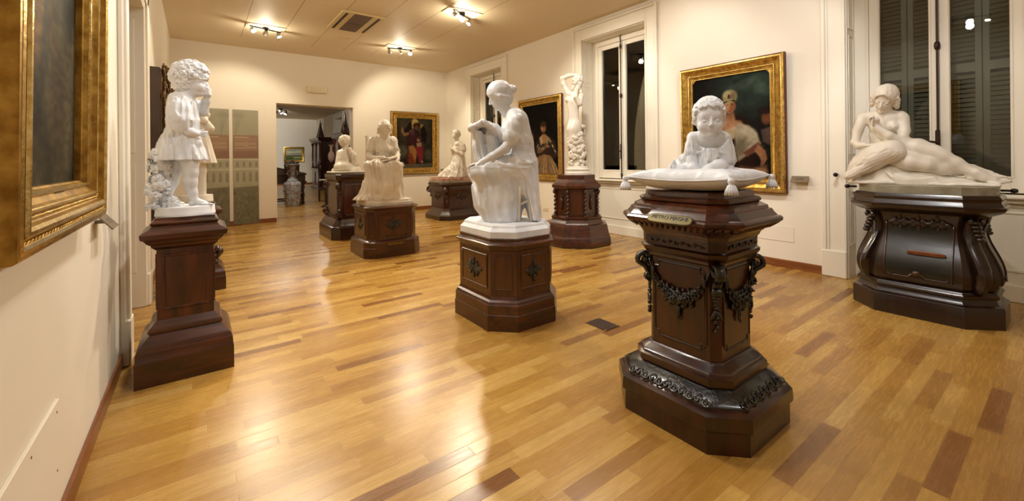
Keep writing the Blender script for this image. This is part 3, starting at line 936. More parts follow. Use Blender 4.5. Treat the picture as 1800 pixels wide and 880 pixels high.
def volute(b, m, w_, S=1.0, h=.36):
    """scroll bracket standing out from a corner: outward = -y, side view drawn in y/z, extruded along x"""
    pts = []
    top = h / 2
    r0 = .062 * S
    for i in range(22):                      # upper curl
        t = i / 21 * 2.35 * PI; r = r0 * (1 - .78 * i / 21)
        pts.append((-.052 * S - r * math.cos(t - .4), top - r0 + r * math.sin(t - .4)))
    up = list(reversed(pts))
    mid_ = []
    a0 = up[-1]
    for i in range(1, 13):
        u = i / 13; mid_.append((a0[0] * (1 - u) + (-.02 * S) * u + .028 * S * math.sin(u * PI) * (1 if u < .5 else .5), a0[1] * (1 - u) + (-top + .08 * S) * u))
    low = []
    for i in range(14):
        t = i / 13 * 1.9 * PI; r = .034 * S * (1 - .7 * i / 13)
        low.append((-.03 * S - r * math.cos(t + PI * .9), -top + .055 * S - r * math.sin(t + PI * .9)))
    path = up + mid_ + low
    n0 = len(b.v)
    rad = [.010 * S + .010 * S * math.sin(PI * i / (len(path) - 1)) for i in range(len(path))]
    rings = []
    for i, (y_, z_) in enumerate(path):
        j0, j1 = max(i - 1, 0), min(i + 1, len(path) - 1)
        t = Vector((path[j1][0] - path[j0][0], path[j1][1] - path[j0][1])).normalized(); nn = Vector((-t.y, t.x))
        r = rad[i]
        ring = []
        for k in range(10):
            a = 2 * PI * k / 10; cx = math.cos(a); sx_ = math.sin(a)
            ring.append((w_ * (1.0 * math.copysign(abs(cx) ** .6, cx)), y_ + nn.x * r * sx_, z_ + nn.y * r * sx_))
        rings.append(ring)
    b.rings(rings)
    for s_ in (-1, 1):
        b.ball((s_ * w_, -.052 * S, top - r0), (.008, .022 * S, .022 * S), 8, 6)
    # leaf down the front and small drop below
    for k in range(5):
        zz = -top + .02 * S - k * .026 * S
        b.ball((0, -.018 * S, zz), (w_ * (.85 - .15 * k), .016 * S * (1 - .12 * k), .018 * S), 8, 5)
    b.xform(m, n0)

def plaque(parent, m, w_, h, z, mat, lines=None, tilt=0, size=.035):
    def f(b):
        pts = []
        for i in range(24):
            a = 2 * PI * i / 24
            pts.append((w_ * math.copysign(abs(math.cos(a)) ** .35, math.cos(a)), h * math.copysign(abs(math.sin(a)) ** .6, math.sin(a))))
        b.prism(pts, [(0, 0), (.006, 0), (.009, -.004)])
        b.xform(Matrix.Translation((0, 0, z)) @ Matrix.Rotation(tilt, 4, 'X') @ Matrix.Rotation(PI / 2, 4, 'X'))
    o = on_face(m, f).build('name_plate', mat, parent)
    if lines:
        for txt, sz, dz in lines:
            cu = bpy.data.curves.new('inscription', 'FONT'); cu.body = txt; cu.size = sz; cu.align_x = 'CENTER'; cu.align_y = 'CENTER'; cu.extrude = .0012
            to = bpy.data.objects.new('inscription', cu); COL.objects.link(to)
            dg = bpy.context.evaluated_depsgraph_get(); me = bpy.data.meshes.new_from_object(to.evaluated_get(dg))
            bpy.data.objects.remove(to)
            me.transform(m @ Matrix.Translation((0, 0, z)) @ Matrix.Rotation(tilt, 4, 'X') @ Matrix.Rotation(PI / 2, 4, 'X') @ Matrix.Translation((0, dz, .0098)))
            me.materials.clear()
            link_mesh('inscription', me, M['lettering'], o)
    return o

def stack(parent, name, hx, hy, ch, levels, mat):
    b = MB(); b.prism(octo(hx, hy, ch), levels); return b.build(name, mat, parent, angle=28)

# ---- 1: square mahogany pedestal of the curly child (and its twin behind)
def square_pedestal(x, y, lab, H=1.115):
    t = empty('pedestal', (x, y, 0), 0, lab, 'pedestal', None)
    h = .277
    k = H / 1.115
    sc = lambda L_: [(z * k, o) for z, o in L_]
    stack(t, 'plinth', h, h, 0, sc([(0, 0), (.165, 0), (.172, -.004), (.225, -.006), (.235, -.012), (.25, -.016), (.27, -.03), (.30, -.058), (.325, -.078), (.33, -.07), (.345, -.066), (.36, -.072), (.372, -.085), (.39, -.098), (.405, -.112)]), M['mahogany_h'])
    stack(t, 'shaft', h, h, 0, sc([(.405, -.115), (.905, -.115)]), M['mahogany'])
    stack(t, 'cornice', h, h, 0, sc([(.895, -.11), (.905, -.102), (.915, -.09), (.93, -.086), (.945, -.066), (.955, -.06), (.97, -.05), (.98, -.034), (1.01, -.03), (1.016, -.034), (1.04, -.075), (1.062, -.092), (1.07, -.085), (1.08, -.082), (1.09, -.095), (1.1, -.104), (1.115, -.106)]), M['mahogany_h'])
    for m, hw in side_frames(h - .115, h - .115):
        panel_on(t, m, hw, .47 * k, .86 * k, M['panelwood'], M['mahogany'], .03, .018, .009)
    return t
P_boy = square_pedestal(-.075, 3.997, 'square mahogany pedestal under the curly haired child at the left')
P_boy2 = square_pedestal(-.02, 6.35, 'mahogany pedestal half hidden behind the one of the curly child', 1.03)
b = MB(); b.xform(Matrix.Identity(4))
for s in (1,):
    volute(b, Matrix.Translation((.16, -.16, .35)) @ Matrix.Rotation(PI / 4, 4, 'Z'), .03, .9, .3)
b.build('scroll_bracket', M['darkwood'], P_boy2, angle=40)

# ---- 2: chamfered pedestal with leaf cartouches (reading woman, seated woman)
def cartouche_pedestal(x, y, hx, hy, ch, lv, shaft, lab, inset, plaque_on=None, mats=('mahogany_h', 'mahogany')):
    t = empty('pedestal', (x, y, 0), 0, lab, 'pedestal')
    base = [l for l in lv if l[0] <= shaft[0]]; top = [l for l in lv if l[0] >= shaft[1]]
    stack(t, 'plinth', hx, hy, ch, base, M[mats[0]])
    stack(t, 'shaft', hx, hy, ch, [(shaft[0], -inset), (shaft[1], -inset)], M[mats[1]])
    stack(t, 'cornice', hx, hy, ch, top, M[mats[0]])
    ihx, ihy = hx - inset, hy - inset; chs = ch - inset * .414 * 0 - inset * .586
    z0, z1 = shaft[0] + .05, shaft[1] - .04
    for m, hw in side_frames(ihx, ihy):
        w_ = hw - chs
        panel_on(t, m, w_, z0, z1, M['panelwood'], M['mahogany'], .05, .016, .009)
        o = on_face(m, lambda b: ornament(b, (z0 + z1) / 2, min(w_ * .5, .14), (z1 - z0) * .3)).build('carved_ornament', M['ebony'], t, True)
    for m, hw in chamfer_frames(ihx, ihy, chs):
        panel_on(t, m, hw, z0, z1, M['panelwood'], M['mahogany'], hw * .3, .012, .007)
    if plaque_on:
        plaque(t, side_frames(hx, hy)[0][0], *plaque_on)
    return t
P_woman = cartouche_pedestal(2.43, 3.395, .41, .485, .195,
    [(0, 0), (.135, 0), (.142, -.006), (.22, -.008), (.228, -.016), (.245, -.022), (.26, -.04), (.285, -.05), (.295, -.05), (.69, -.05), (.70, -.04), (.72, -.036), (.728, -.02), (.745, -.016), (.758, -.03), (.765, -.045), (.77, -.052), (.792, -.05), (.8, -.056)],
    (.295, .69), 'chamfered walnut pedestal with black leaf ornaments under the reading woman', .05)
P_seat = cartouche_pedestal(2.48, 6.9, .46, .48, .14,
    [(0, 0), (.15, 0), (.158, -.008), (.23, -.008), (.245, -.02), (.265, -.055), (.28, -.06), (.705, -.06), (.72, -.05), (.74, -.04), (.755, -.022), (.77, -.02), (.785, -.05), (.79, -.058)],
    (.28, .705), 'walnut pedestal with black leaf cartouches under the seated woman with a tablet', .06, (.13, .018, .2, M['brass']))

# ---- 3: the large foreground pedestal with flower garlands
def garland_pedestal(x, y):
    t = empty('pedestal', (x, y, 0), 0, 'large carved dark pedestal with black flower garlands in the foreground', 'pedestal')
    hx, hy, ch = .385, .40, .148
    stack(t, 'plinth', hx, hy, ch, [(0, 0), (.11, 0), (.125, .014), (.14, .016), (.195, .012), (.205, -.004), (.213, -.02)], M['darkwood'])
    stack(t, 'carved_base_band', hx, hy, ch, [(.213, -.028), (.222, -.03), (.245, -.052), (.262, -.08), (.28, -.108)], M['ebony'])
    stack(t, 'base_moulding', hx, hy, ch, [(.28, -.108), (.286, -.1), (.3, -.098), (.325, -.1), (.333, -.115), (.345, -.118), (.355, -.13), (.372, -.16), (.385, -.172)], M['darkwood'])
    ins = .178
    stack(t, 'shaft', hx, hy, ch, [(.38, -ins), (.915, -ins)], M['darkpanel'])
    stack(t, 'carved_frieze', hx, hy, ch, [(.905, -.17), (.915, -.155), (.93, -.15), (.94, -.14), (.955, -.128), (.975, -.126), (.985, -.14), (1.04, -.138), (1.05, -.132)], M['darkwood'])
    stack(t, 'cornice', hx, hy, ch, [(1.05, -.13), (1.07, -.122), (1.085, -.105), (1.11, -.085), (1.125, -.04), (1.14, -.022), (1.155, -.02), (1.165, -.028), (1.17, -.045), (1.19, -.062), (1.205, -.07), (1.21, -.085), (1.225, -.09), (1.235, -.11), (1.245, -.128), (1.25, -.12), (1.262, -.118), (1.272, -.13), (1.275, -.15), (1.3, -.155), (1.308, -.16)], M['mahogany_h'])
    ihx, ihy = hx - ins, hy - ins; cs = ch - ins * .586
    # the shaft keeps a small chamfer: panels, garlands, corner scrolls
    for m, hw in side_frames(ihx, ihy):
        w_ = hw - cs
        panel_on(t, m, w_, .44, .885, M['darkpanel'], M['darkwood'], .018, .016, .01, notch=.03)
        def g(b, w_=w_):
            rs = random.Random(5)
            for s in (-1, 1):                      # ribbon ends from the scrolls down
                b.tube([(s * (w_ + .02), -.01, .86), (s * w_ * .98, -.016, .80), (s * w_ * .78, -.018, .745)], [.006, .008, .012], 6)
                b.ball((s * w_ * .9, -.02, .775), (.014, .016, .034), 8, 6)
            N_ = 9
            for i in range(N_):
                u = -1 + 2 * i / (N_ - 1)
                xx = u * w_ * .80; zz = .735 - .075 * (1 - u * u) ** .8
                r = .022 + .021 * (1 - abs(u)) ** .6
                rosette(b, (xx + rs.uniform(-.004, .004), -.012 - .012 * (1 - abs(u)), zz + rs.uniform(-.008, .008)), r, 5, .018, 3)
                if abs(u) < .75:
                    leaf(b, (xx, -.008, zz - r * .5), -PI / 2 + u * .6, .045, .014)
                    leaf(b, (xx, -.008, zz + r * .5), PI / 2 + u * .5, .032, .011)
            for i in range(8):
                u = rs.uniform(-.4, .4)
                b.ball((u * w_, -.03, .655 - .05 * (1 - abs(u) * 2) + rs.uniform(-.012, .012)), .0125, 8, 6)
            rosette(b, (-.02, -.03, .65), .032, 6, .018); rosette(b, (.035, -.03, .658), .026, 6, .018)
            for k in range(4): b.ball((rs.uniform(-.01, .01), -.018, .60 - .022 * k), .013 - .002 * k, 8, 6)
            leaf(b, (0, -.01, .61), -PI / 2, .07, .016)
        on_face(Matrix.Translation((0, 0, .04)) @ m, g).build('flower_garland', M['ebony'], t, True)
        # carved scroll pattern on the frieze and on the base band
        def fz(b, hw=hw):
            n = 9
            for i in range(n):
                xx = (-1 + 2 * (i + .5) / n) * (hw - cs)
                s = 1 if i % 2 else -1
                b.tube([(xx + .018 * math.cos(q * .6) * (1 - q * .08), -.004, 1.012 + s * .012 * math.sin(q * .6) * (1 - q * .08)) for q in range(11)], .004, 5)
                b.ball((xx, -.004, 1.012), (.008, .006, .008), 6, 5)
        m2 = m @ Matrix.Translation((0, -(ins - .138), 0))
        on_face(m2, fz).build('frieze_carving', M['darkwood'], t, True)
    for m, hw in side_frames(hx, hy):
        def bs(b, hw=hw):
            n = 11
            for i in range(n):
                xx = (-1 + 2 * (i + .5) / n) * (hw - ch - .0)
                s = 1 if i % 2 else -1
                b.tube([(xx + .026 * math.cos(q * .62) * (1 - q * .075), .062 + .0, .238 + .0 + s * .016 * math.sin(q * .62) * (1 - q * .075)) for q in range(12)], .004, 5)
        def tiltm(b, hw=hw):
            bs(b)
            b.v = [(v[0], .055 + (v[2] - .246) * 1.35 + (v[1] - .062) - .004, v[2]) for v in b.v]
        on_face(m, tiltm).build('base_carving', M['ebony'], t, True)
    # fluted gadroon edge under the cornice lip
    for frames, lim in ((side_frames(hx - .055, hy - .055), None), (chamfer_frames(hx - .055, hy - .055, ch - .03), None)):
        for m, hw in frames:
            w_ = hw - (ch - .03) if lim is None and frames is not None and hw > .2 else hw
            def gd(b, w_=w_):
                n = max(3, int(w_ * 2 / .034))
                for i in range(n):
                    xx = (-1 + 2 * (i + .5) / n) * w_
                    b.tube([(xx - .008, .028, 1.1), (xx, .006, 1.118), (xx + .006, -.022, 1.136)], [.007, .011, .009], 6)
            on_face(m, gd).build('gadroon_edge', M['mahogany_h'], t, True)
    for m, hw in chamfer_frames(ihx, ihy, cs):
        b = MB(); volute(b, m @ Matrix.Translation((0, .0, .825)), .027, .76, .2); b.build('scroll_bracket', M['ebony'], t, angle=50)
        b = MB()
        for k in range(6): b.ball((0.006 * (-1) ** k, -.014, .655 - .026 * k), (.015 - .0015 * k, .013, .014), 8, 6)
        for s in (-1, 1): leaf(b, (0, -.006, .64), -PI / 2 + s * .5, .06, .013)
        b.xform(Matrix.Translation((0, 0, .03)) @ m); b.build('corner_drop', M['ebony'], t, True)
    pm = side_frames(hx - .055, hy - .055)
    plaque(t, pm[3][0] @ Matrix.Translation((.05, -.046, 0)), .135, .03, 1.162, M['oldbrass'], [('PIETRO MAGNI', .032, .006)], tilt=R(-38))
    return t
P_baby = garland_pedestal(2.435, 1.39)

# ---- 4: tall volute pedestal of the small boy (baby2), octagonal column pedestal, curved pedestals
def volute_pedestal(x, y):
    t = empty('pedestal', (x, y, 0), 0, 'dark narrow pedestal with side scrolls under the marble boy seen from behind', 'pedestal')
    hx, hy, ch = .44, .62, .14
    stack(t, 'plinth', hx, hy, ch, [(0, 0), (.22, 0), (.24, -.008), (.25, -.03), (.3, -.05), (.33, -.07), (.38, -.1)], M['darkwood'])
    stack(t, 'shaft', hx, hy, ch, [(.37, -.15), (1.1, -.15)], M['darkpanel'])
    stack(t, 'cornice', hx, hy, ch, [(1.09, -.15), (1.12, -.13), (1.15, -.11), (1.2, -.1), (1.23, -.1), (1.25, -.12), (1.262, -.125)], M['darkwood'])
    for m, hw in side_frames(hx - .15, hy - .15):
        panel_on(t, m, hw - .05, .45, 1.04, M['panelwood'], M['darkwood'], .05, .02, .01, notch=.03)
    for m, hw in chamfer_frames(hx - .15, hy - .15, ch - .05):
        b = MB(); volute(b, m @ Matrix.Translation((0, -.0, .95)), .035, 1.1, .26); volute(b, m @ Matrix.Translation((0, 0, .5)) @ Matrix.Scale(-1, 4, (0, 0, 1)), .035, 1.2, .22); b.build('scroll_bracket', M['darkwood'], t, angle=50)
    return t
P_baby2 = volute_pedestal(2.45, 8.95)

def column_pedestal(x, y):
    t = empty('pedestal', (x, y, 0), 0, 'octagonal dark pedestal with twisted corner columns under the slender nude', 'pedestal')
    h, ch = .575, .335
    stack(t, 'plinth', h, h, ch, [(0, -.01), (.04, .01), (.15, .0), (.17, -.012), (.2, -.02), (.26, -.035), (.34, -.05), (.37, -.06), (.38, -.11), (.42, -.14), (.455, -.15)], M['mahogany_h'])
    stack(t, 'waist_moulding', h, h, ch, [(.455, -.155), (.47, -.14), (.485, -.14), (.5, -.175)], M['mahogany_h'])
    ins = .235
    stack(t, 'shaft', h, h, ch, [(.49, -ins), (.97, -ins)], M['mahogany'])
    stack(t, 'cornice', h, h, ch, [(.96, -ins), (.975, -.19), (.99, -.165), (1.02, -.15), (1.035, -.15), (1.06, -.18), (1.11, -.225), (1.135, -.245), (1.14, -.25), (1.21, -.25), (1.215, -.255)], M['mahogany_h'])
    ih = h - ins; cs = ch - ins * .586
    fr = side_frames(ih, ih) + chamfer_frames(ih, ih, cs)
    for i, (m, hw) in enumerate(fr):
        w_ = hw - cs if i < 4 else hw
        panel_on(t, m, w_, .54, .93, M['panelwood'], M['mahogany'], .03, .012, .008)
        if i < 4:
            on_face(m, lambda b: [ornament(b, .86, .05, .05), leaf(b, (0, 0, .82), -PI / 2, .2, .03, .03)]).build('carved_drop', M['darkwood'], t, True)
    for q, (cx, cy) in enumerate(octo(ih + .025, ih + .025, cs + .01)):
        b = MB()
        pts = [(.012 * math.cos(z * 2.1), .012 * math.sin(z * 2.1), .5 + z * .42 / 14) for z in range(0, 15)]
        zz = []
        for k in range(60):
            u = k / 59; a = u * 10 * PI
            zz.append((cx + .010 * math.cos(a), cy + .010 * math.sin(a), .52 + .36 * u))
        b.tube(zz, .017, 8)
        b.lathe([(.03, 0), (.032, .015), (.022, .03)], (cx, cy, .495), 12); b.ball((cx * 1.03, cy * 1.03, .925), (.032, .032, .045), 10, 8)
        b.build('twisted_column', M['darkwood'], t, True)
    return t
P_nude = column_pedestal(5.45, 5.415)

def bombe_pedestal(x, y, hx, hy, ch, lab, kind):
    t = empty('pedestal', (x, y, 0), 0, lab, 'pedestal')
    if kind == 'kneel':
        stack(t, 'plinth', hx, hy, ch, [(0, 0), (.1, 0), (.115, -.01), (.14, -.03), (.2, -.1), (.25, -.13), (.28, -.14)], M['darkwood'])
        stack(t, 'body', hx, hy, ch, [(.27, -.145), (.45, -.15), (.56, -.15), (.65, -.14), (.72, -.12), (.79, -.11), (.84, -.11)], M['darkpanel'])
        stack(t, 'cornice', hx, hy, ch, [(.84, -.1), (.86, -.075), (.89, -.065), (.9, -.08), (.925, -.1)], M['darkwood'])
        for m, hw in side_frames(hx - .145, hy - .145):
            on_face(m, lambda b: [ornament(b, .62, .2, .13), ornament(b, .8, .12, .06)]).build('carved_ornament', M['darkwood'], t, True)
        for m, hw in chamfer_frames(hx - .13, hy - .13, ch):
            b = MB(); volute(b, m @ Matrix.Translation((0, 0, .66)), .05, 1.5, .34); b.build('scroll_bracket', M['darkwood'], t, angle=50)
        return t
    stack(t, 'plinth', hx, hy, ch, [(0, 0), (.165, 0), (.185, -.008), (.195, -.03), (.215, -.045), (.24, -.05), (.25, -.035), (.27, -.03), (.285, -.045), (.3, -.05)], M['nearblack'])
    # swelling body
    prof = [(.29, -.075), (.31, -.06), (.34, -.042), (.39, -.03), (.45, -.03), (.52, -.045), (.6, -.075), (.68, -.11), (.76, -.135), (.83, -.14), (.9, -.12), (.96, -.09)]
    stack(t, 'body', hx, hy, ch, prof, M['nearblack'])
    stack(t, 'cornice', hx, hy, ch, [(.955, -.085), (.97, -.05), (.985, -.02), (1.0, .0), (1.02, .012), (1.035, .014), (1.045, -.005), (1.06, -.01), (1.085, -.02), (1.11, -.012), (1.125, -.02), (1.14, -.03)], M['nearblack'])
    fr = side_frames(hx, hy)
    off = lambda z: np.interp(z, [p[0] for p in prof], [-p[1] for p in prof])
    for m, hw in fr:
        w_ = hw - ch - .07
        b = MB()
        zz = [.36 + .5 * i / 12 for i in range(13)]
        vs = []
        rings = []
        for z in zz: rings.append([(-w_, off(z) - .008, z), (w_, off(z) - .008, z), (w_, off(z) + .02, z), (-w_, off(z) + .02, z)])
        b.rings(rings); b.xform(m); b.build('front_panel', M['ebonypanel'], t, angle=50)
        def rim(b, w_=w_):
            pts = [(-w_ * .86, .385), (-w_ * .8, .37), (-w_ * .25, .37), (-w_ * .17, .395), (0, .405), (w_ * .17, .395), (w_ * .25, .37), (w_ * .8, .37), (w_ * .86, .385)]
            b.tube([(p[0], off(p[1]) - .012, p[1]) for p in pts], .008, 6)
            for s in (-1, 1): b.tube([(s * w_ * .97, off(z) - .012, z) for z in zz], .006, 6)
            leaf(b, (0, off(.4) - .012, .385), PI / 2, .05, .03)
        on_face(m, rim).build('panel_rim', M['darkwood'], t, True)
        def cv(b, w_=w_):
            for s in (-1, 0, 1):
                n0 = len(b.v); ornament(b, 0, w_ * .36, .085)
                b.xform(Matrix.Translation((s * w_ * .55, off(.86) - .004, .865)) @ Matrix.Rotation(R(14), 4, 'X'), n0)
        on_face(m, cv).build('carved_frieze', M['nearblack'], t, True)
    for m, hw in chamfer_frames(hx, hy, ch):
        b = MB()
        path = [(z, off(z)) for z in [.30 + .62 * i / 24 for i in range(25)]]
        rings = []
        for z, o_ in path:
            wv = .042 + .012 * math.sin((z - .3) / .62 * PI)
            yy = o_ * 1.0 - .04 - .012 * math.sin((z - .3) * 9)
            rings.append([(-wv, yy + .01, z), (-wv * .5, yy - .012, z), (0, yy - .006, z), (wv * .5, yy - .012, z), (wv, yy + .01, z), (wv, yy + .08, z), (-wv, yy + .08, z)])
        b.rings(rings)
        for k in range(5):
            b.ball((0, .085 - .012 * k, .90 - .034 * k), (.05 - .004 * k, .03, .022), 10, 6)
        for s in (-1, 1): b.ball((s * .045, .075, .915), (.018, .026, .03), 8, 6)
        b.xform(m); b.build('corner_scroll', M['nearblack'], t, angle=50)
    plaque(t, fr[3][0] @ Matrix.Translation((.06, .045, 0)), .13, .02, .6, M['copper'], None, tilt=R(18))
    return t
P_leda = bombe_pedestal(5.68, .91, .41, .52, .215, 'broad bulging dark pedestal with greenish front panel under the reclining nude', 'leda')
P_kneel = bombe_pedestal(5.37, 9.85, .6, .6, .2, 'dark carved pedestal of the kneeling praying girl at the back', 'kneel')
# ================================================================== STATUES
def basis(f, u):
    f = nrm(f); r = nrm(np.cross(f, u)); u = nrm(np.cross(r, f)); return f, r, u

def head(V, c, f, u, s, child=0.0, eyes=True):
    f, r, u = basis(f, u); c = V3(*c); A = (f, r, u)
    P = lambda a, b, d: c + s * (a * f + b * r + d * u)
    E = lambda a, b, d, rr, k=.03, mode='add': V.ell(P(a, b, d), [s * x for x in rr], A, k * s, mode)
    ch = child
    E(-.06, 0, .12, (.40, .31 + .03 * ch, .37))
    E(.09, 0, -.13, (.265, .235 + .05 * ch, .33), .08)
    for sd in (-1, 1):
        V.cap(P(-.02, sd * .17, -.24), .075 * s, P(.22, sd * .04, -.39 + .02 * ch), .065 * s, .06 * s)
        E(.19, sd * (.13 + .03 * ch), -.15 - .04 * ch, (.10 + .02 * ch, .085 + .035 * ch, .11 + .02 * ch), .05)
        if ch < .5: V.cap(P(.315, sd * .03, .045), .03 * s, P(.265, sd * .18, .035), .035 * s, .04 * s)
        else: E(.24, sd * .10, .08, (.08, .12, .10), .06)
    E(.265, 0, -.40 + .02 * ch, (.075, .085, .07), .04)
    if ch: E(.1, 0, -.40, (.16, .17, .09), .05); E(.245, 0, -.245, (.075, .14, .11), .06)
    for sd in (-1, 1):
        if ch > .5:
            E(.375, sd * .13, -.05, (.06, .075, .04), .05, 'sub'); E(.262, sd * .13, -.05, (.066, .068, .05), .012)
            V.cap(P(.325, sd * .085, -.045), .005 * s, P(.305, sd * .18, -.048), .005 * s, .012 * s)
            continue
        E(.365, sd * .125, -.035, (.065, .072, .042), .035, 'sub')
        if eyes:
            E(.272, sd * .125, -.035, (.068, .066, .058), .008)
            V.cap(P(.334, sd * .075, -.012), .009 * s, P(.318, sd * .185, -.02), .008 * s, .008 * s)
            V.cap(P(.330, sd * .08, -.064), .006 * s, P(.315, sd * .18, -.06), .006 * s, .01 * s)
    nl = .43 - .03 * ch
    V.cap(P(.335, 0, .035), .026 * s, P(nl, 0, -.15 + .015 * ch), .036 * s, .02 * s)
    for sd in (-1, 1): E(nl - .045, sd * .036, -.163 + .015 * ch, (.035, .026, .024), .012)
    E(.315, 0, -.235, (.045, .075, .05), .03)
    E(.335 - .012 * ch, 0, -.262, (.033, .082 - .01 * ch, .021), .012); E(.328 - .012 * ch, 0, -.305, (.035, .064 - .006 * ch, .024), .012)
    V.cap(P(.372 - .012 * ch, -.075, -.285), .009 * s, P(.372 - .012 * ch, .075, -.285), .009 * s, .008 * s, 'sub')
    for sd in (-1, 1):
        E(-.03, sd * (.295 + .02 * ch), -.07, (.065, .03, .10), .02)
        E(-.02, sd * (.325 + .02 * ch), -.07, (.035, .02, .06), .01, 'sub')
    return P, A

def hair_cap(h, c, f, u, s, grow=.055, face=(.33, .275, .36), fc=(.40, 0, -.19), back=-.06):
    f, r, u = basis(f, u); c = V3(*c); A = (f, r, u)
    V = Vol(c - s * .78, c + s * .78, h)
    P = lambda a, b, d: c + s * (a * f + b * r + d * u)
    V.ell(P(back, 0, .12), [s * (.40 + grow), s * (.32 + grow), s * (.37 + grow)], A)
    V.ell(P(-.16, 0, -.14), [s * (.27 + grow), s * (.27 + grow), s * (.28 + grow)], A, .05 * s)
    V.face = lambda: V.ell(P(*fc), [s * v for v in face], A, .03 * s, 'sub')
    return V, P, A

def curls(V, P, A, s, n=150, rad=.085, seed=1, grow=.06, hairline=True):
    rs = random.Random(seed)
    f, r, u = A
    k = 0
    for i in range(n):
        z = 1 - 2 * (i + .5) / n; th = i * 2.39996
        a, b_ = math.sqrt(1 - z * z) * math.cos(th), math.sqrt(1 - z * z) * math.sin(th)
        # direction (forward a, side b_, up z)
        if z < -.72: continue
        if a > .35 and z < .42: continue
        if a > .05 and z < -.25: continue
        fw, sw, uw = a * (.40 + grow) - .06, b_ * (.32 + grow), z * (.38 + grow) + .11
        rr = rad * rs.uniform(.75, 1.2)
        p = P(fw, sw, uw)
        V.ell(p, [rr * s] * 3, None, .012 * s)
        n_ = nrm(a * f + b_ * r + z * u); t1 = nrm(np.cross(n_, V3(rs.uniform(-1, 1), rs.uniform(-1, 1), rs.uniform(-1, 1)))); t2 = np.cross(n_, t1)
        # spiral groove
        for q in range(6):
            a1, a2 = q * 1.0, (q + 1) * 1.0
            o1 = (t1 * math.cos(a1) + t2 * math.sin(a1)) * rr * .55 * (1 - q * .1); o2 = (t1 * math.cos(a2) + t2 * math.sin(a2)) * rr * .55 * (1 - (q + 1) * .1)
            V.cap(p + s * (o1 + n_ * rr * .9), .014 * s, p + s * (o2 + n_ * rr * .95), .014 * s, .012 * s, 'sub')

def hand(V, w_, d, n, s, curl=(.4, .4, .4), thumb=1, spread=.1, tk=1.0, tcurl=.5):
    """w_ wrist, d towards the fingers, n palm side; thumb = side sign"""
    d = nrm(d); t = nrm(np.cross(d, n)) * thumb; n = nrm(np.cross(t, d)) * thumb
    n = n if np.dot(n, n) else n
    w_ = V3(*w_)
    V.box(w_ + d * .27 * s, (.25 * s, .19 * s, .065 * s), (d, t, n), .06 * s, .03 * s)
    V.ell(w_ + d * .16 * s + t * .12 * s + n * .03 * s, (.15 * s, .08 * s, .065 * s), (d, t, n), .03 * s)
    for i, ln in enumerate((.40, .45, .42, .33)):
        off = (.155 - .105 * i)
        p = w_ + d * .49 * s + t * off * s
        dd = nrm(d + t * spread * (1.5 - i) * .5); ang = 0
        segs = (.45, .31, .24); rr = (.054, .048, .043, .037)
        for j, sg in enumerate(segs):
            ang += curl[j]
            dv = dd * math.cos(ang) + n * math.sin(ang)
            q = p + dv * ln * sg * s
            V.cap(p, rr[j] * s * tk, q, rr[j + 1] * s * tk, .008 * s); p = q
    p = w_ + d * .14 * s + t * .15 * s + n * .02 * s
    dv = nrm(d * .7 + t * .65 + n * .3); q = p + dv * .2 * s; V.cap(p, .065 * s, q, .05 * s, .03 * s)
    dv = nrm(d * (1 - tcurl * .4) + t * (.35 - tcurl * .6) + n * (.2 + tcurl * .5)); p = q; q = p + dv * .17 * s; V.cap(p, .048 * s, q, .042 * s, .01 * s)
    p = q; q = p + nrm(dv - t * .25 + d * .1) * .12 * s; V.cap(p, .043 * s, q, .034 * s, .008 * s)

def foot(V, ankle, d, u, s, tk=1.0, side=1):
    """ankle joint, d toe direction, u up; s foot length; side = towards the big toe"""
    d = nrm(d); t = nrm(np.cross(d, u)) * side; u = nrm(u - d * np.dot(u, d)); a = V3(*ankle)
    V.ell(a - u * .19 * s - d * .07 * s, (.16 * s, .115 * s * tk, .125 * s), (d, t, u), .09 * s)
    V.chain([(a, .12 * s * tk), (a - u * .13 * s + d * .18 * s, .12 * s * tk), (a - u * .2 * s + d * .42 * s, .10 * s * tk)], .06 * s)
    V.ell(a - u * .24 * s + d * .45 * s, (.2 * s, .17 * s * tk, .07 * s), (d, t, u), .05 * s)
    for i, (ln, rr) in enumerate(((.25, .058), (.25, .042), (.22, .04), (.18, .038), (.14, .036))):
        b = a - u * .255 * s + d * (.53 - .035 * i) * s + t * (.125 - .066 * i) * s * tk
        V.cap(b, rr * s, b + d * ln * .62 * s + u * .02 * s, rr * .9 * s, .015 * s); V.cap(b + d * ln * .62 * s + u * .02 * s, rr * .9 * s, b + d * ln * s - u * .012 * s, rr * .85 * s, .01 * s)

def rose(b, c, n, r, rs):
    """one carved rose: petals around a bud, facing n"""
    q = Vector((0, -1, 0)).rotation_difference(Vector(n).normalized()).to_matrix()
    n0 = len(b.v)
    for l in range(2):
        rr = r * (1 - .38 * l)
        for k in range(5 - l):
            a = 2 * PI * (k + .5 * l) / (5 - l) + rs.uniform(-.2, .2)
            m = Matrix.Rotation(-a, 3, 'Y') @ Matrix.Rotation(rs.uniform(.3, .8), 3, 'Z')
            b.ball((math.cos(a) * rr * .62, -r * (.12 + .3 * l), math.sin(a) * rr * .62), (rr * .52, rr * .14, rr * .42), 8, 5, m)
    b.ball((0, -r * .5, 0), r * .2, 6, 5)
    b.xform(Matrix.Translation(c) @ q.to_4x4(), n0)

def statue(name, X, Y, Z0, lab, ax=None):
    S = Spot_(X, Y, Z0) if ax is None else ax
    t = empty(name, (X, Y, Z0), -S.az, lab, 'statue')
    return S, t

def round_base(parent, r, h, mat, name='plinth', sx=1, sy=1):
    b = MB(); b.lathe([(r, 0), (r, h * .25), (r * .985, h * .3), (r * .985, h * .85), (r * .96, h), (0, h)], (0, 0, 0), 48, sx, sy)
    return b.build(name, mat, parent, angle=40)

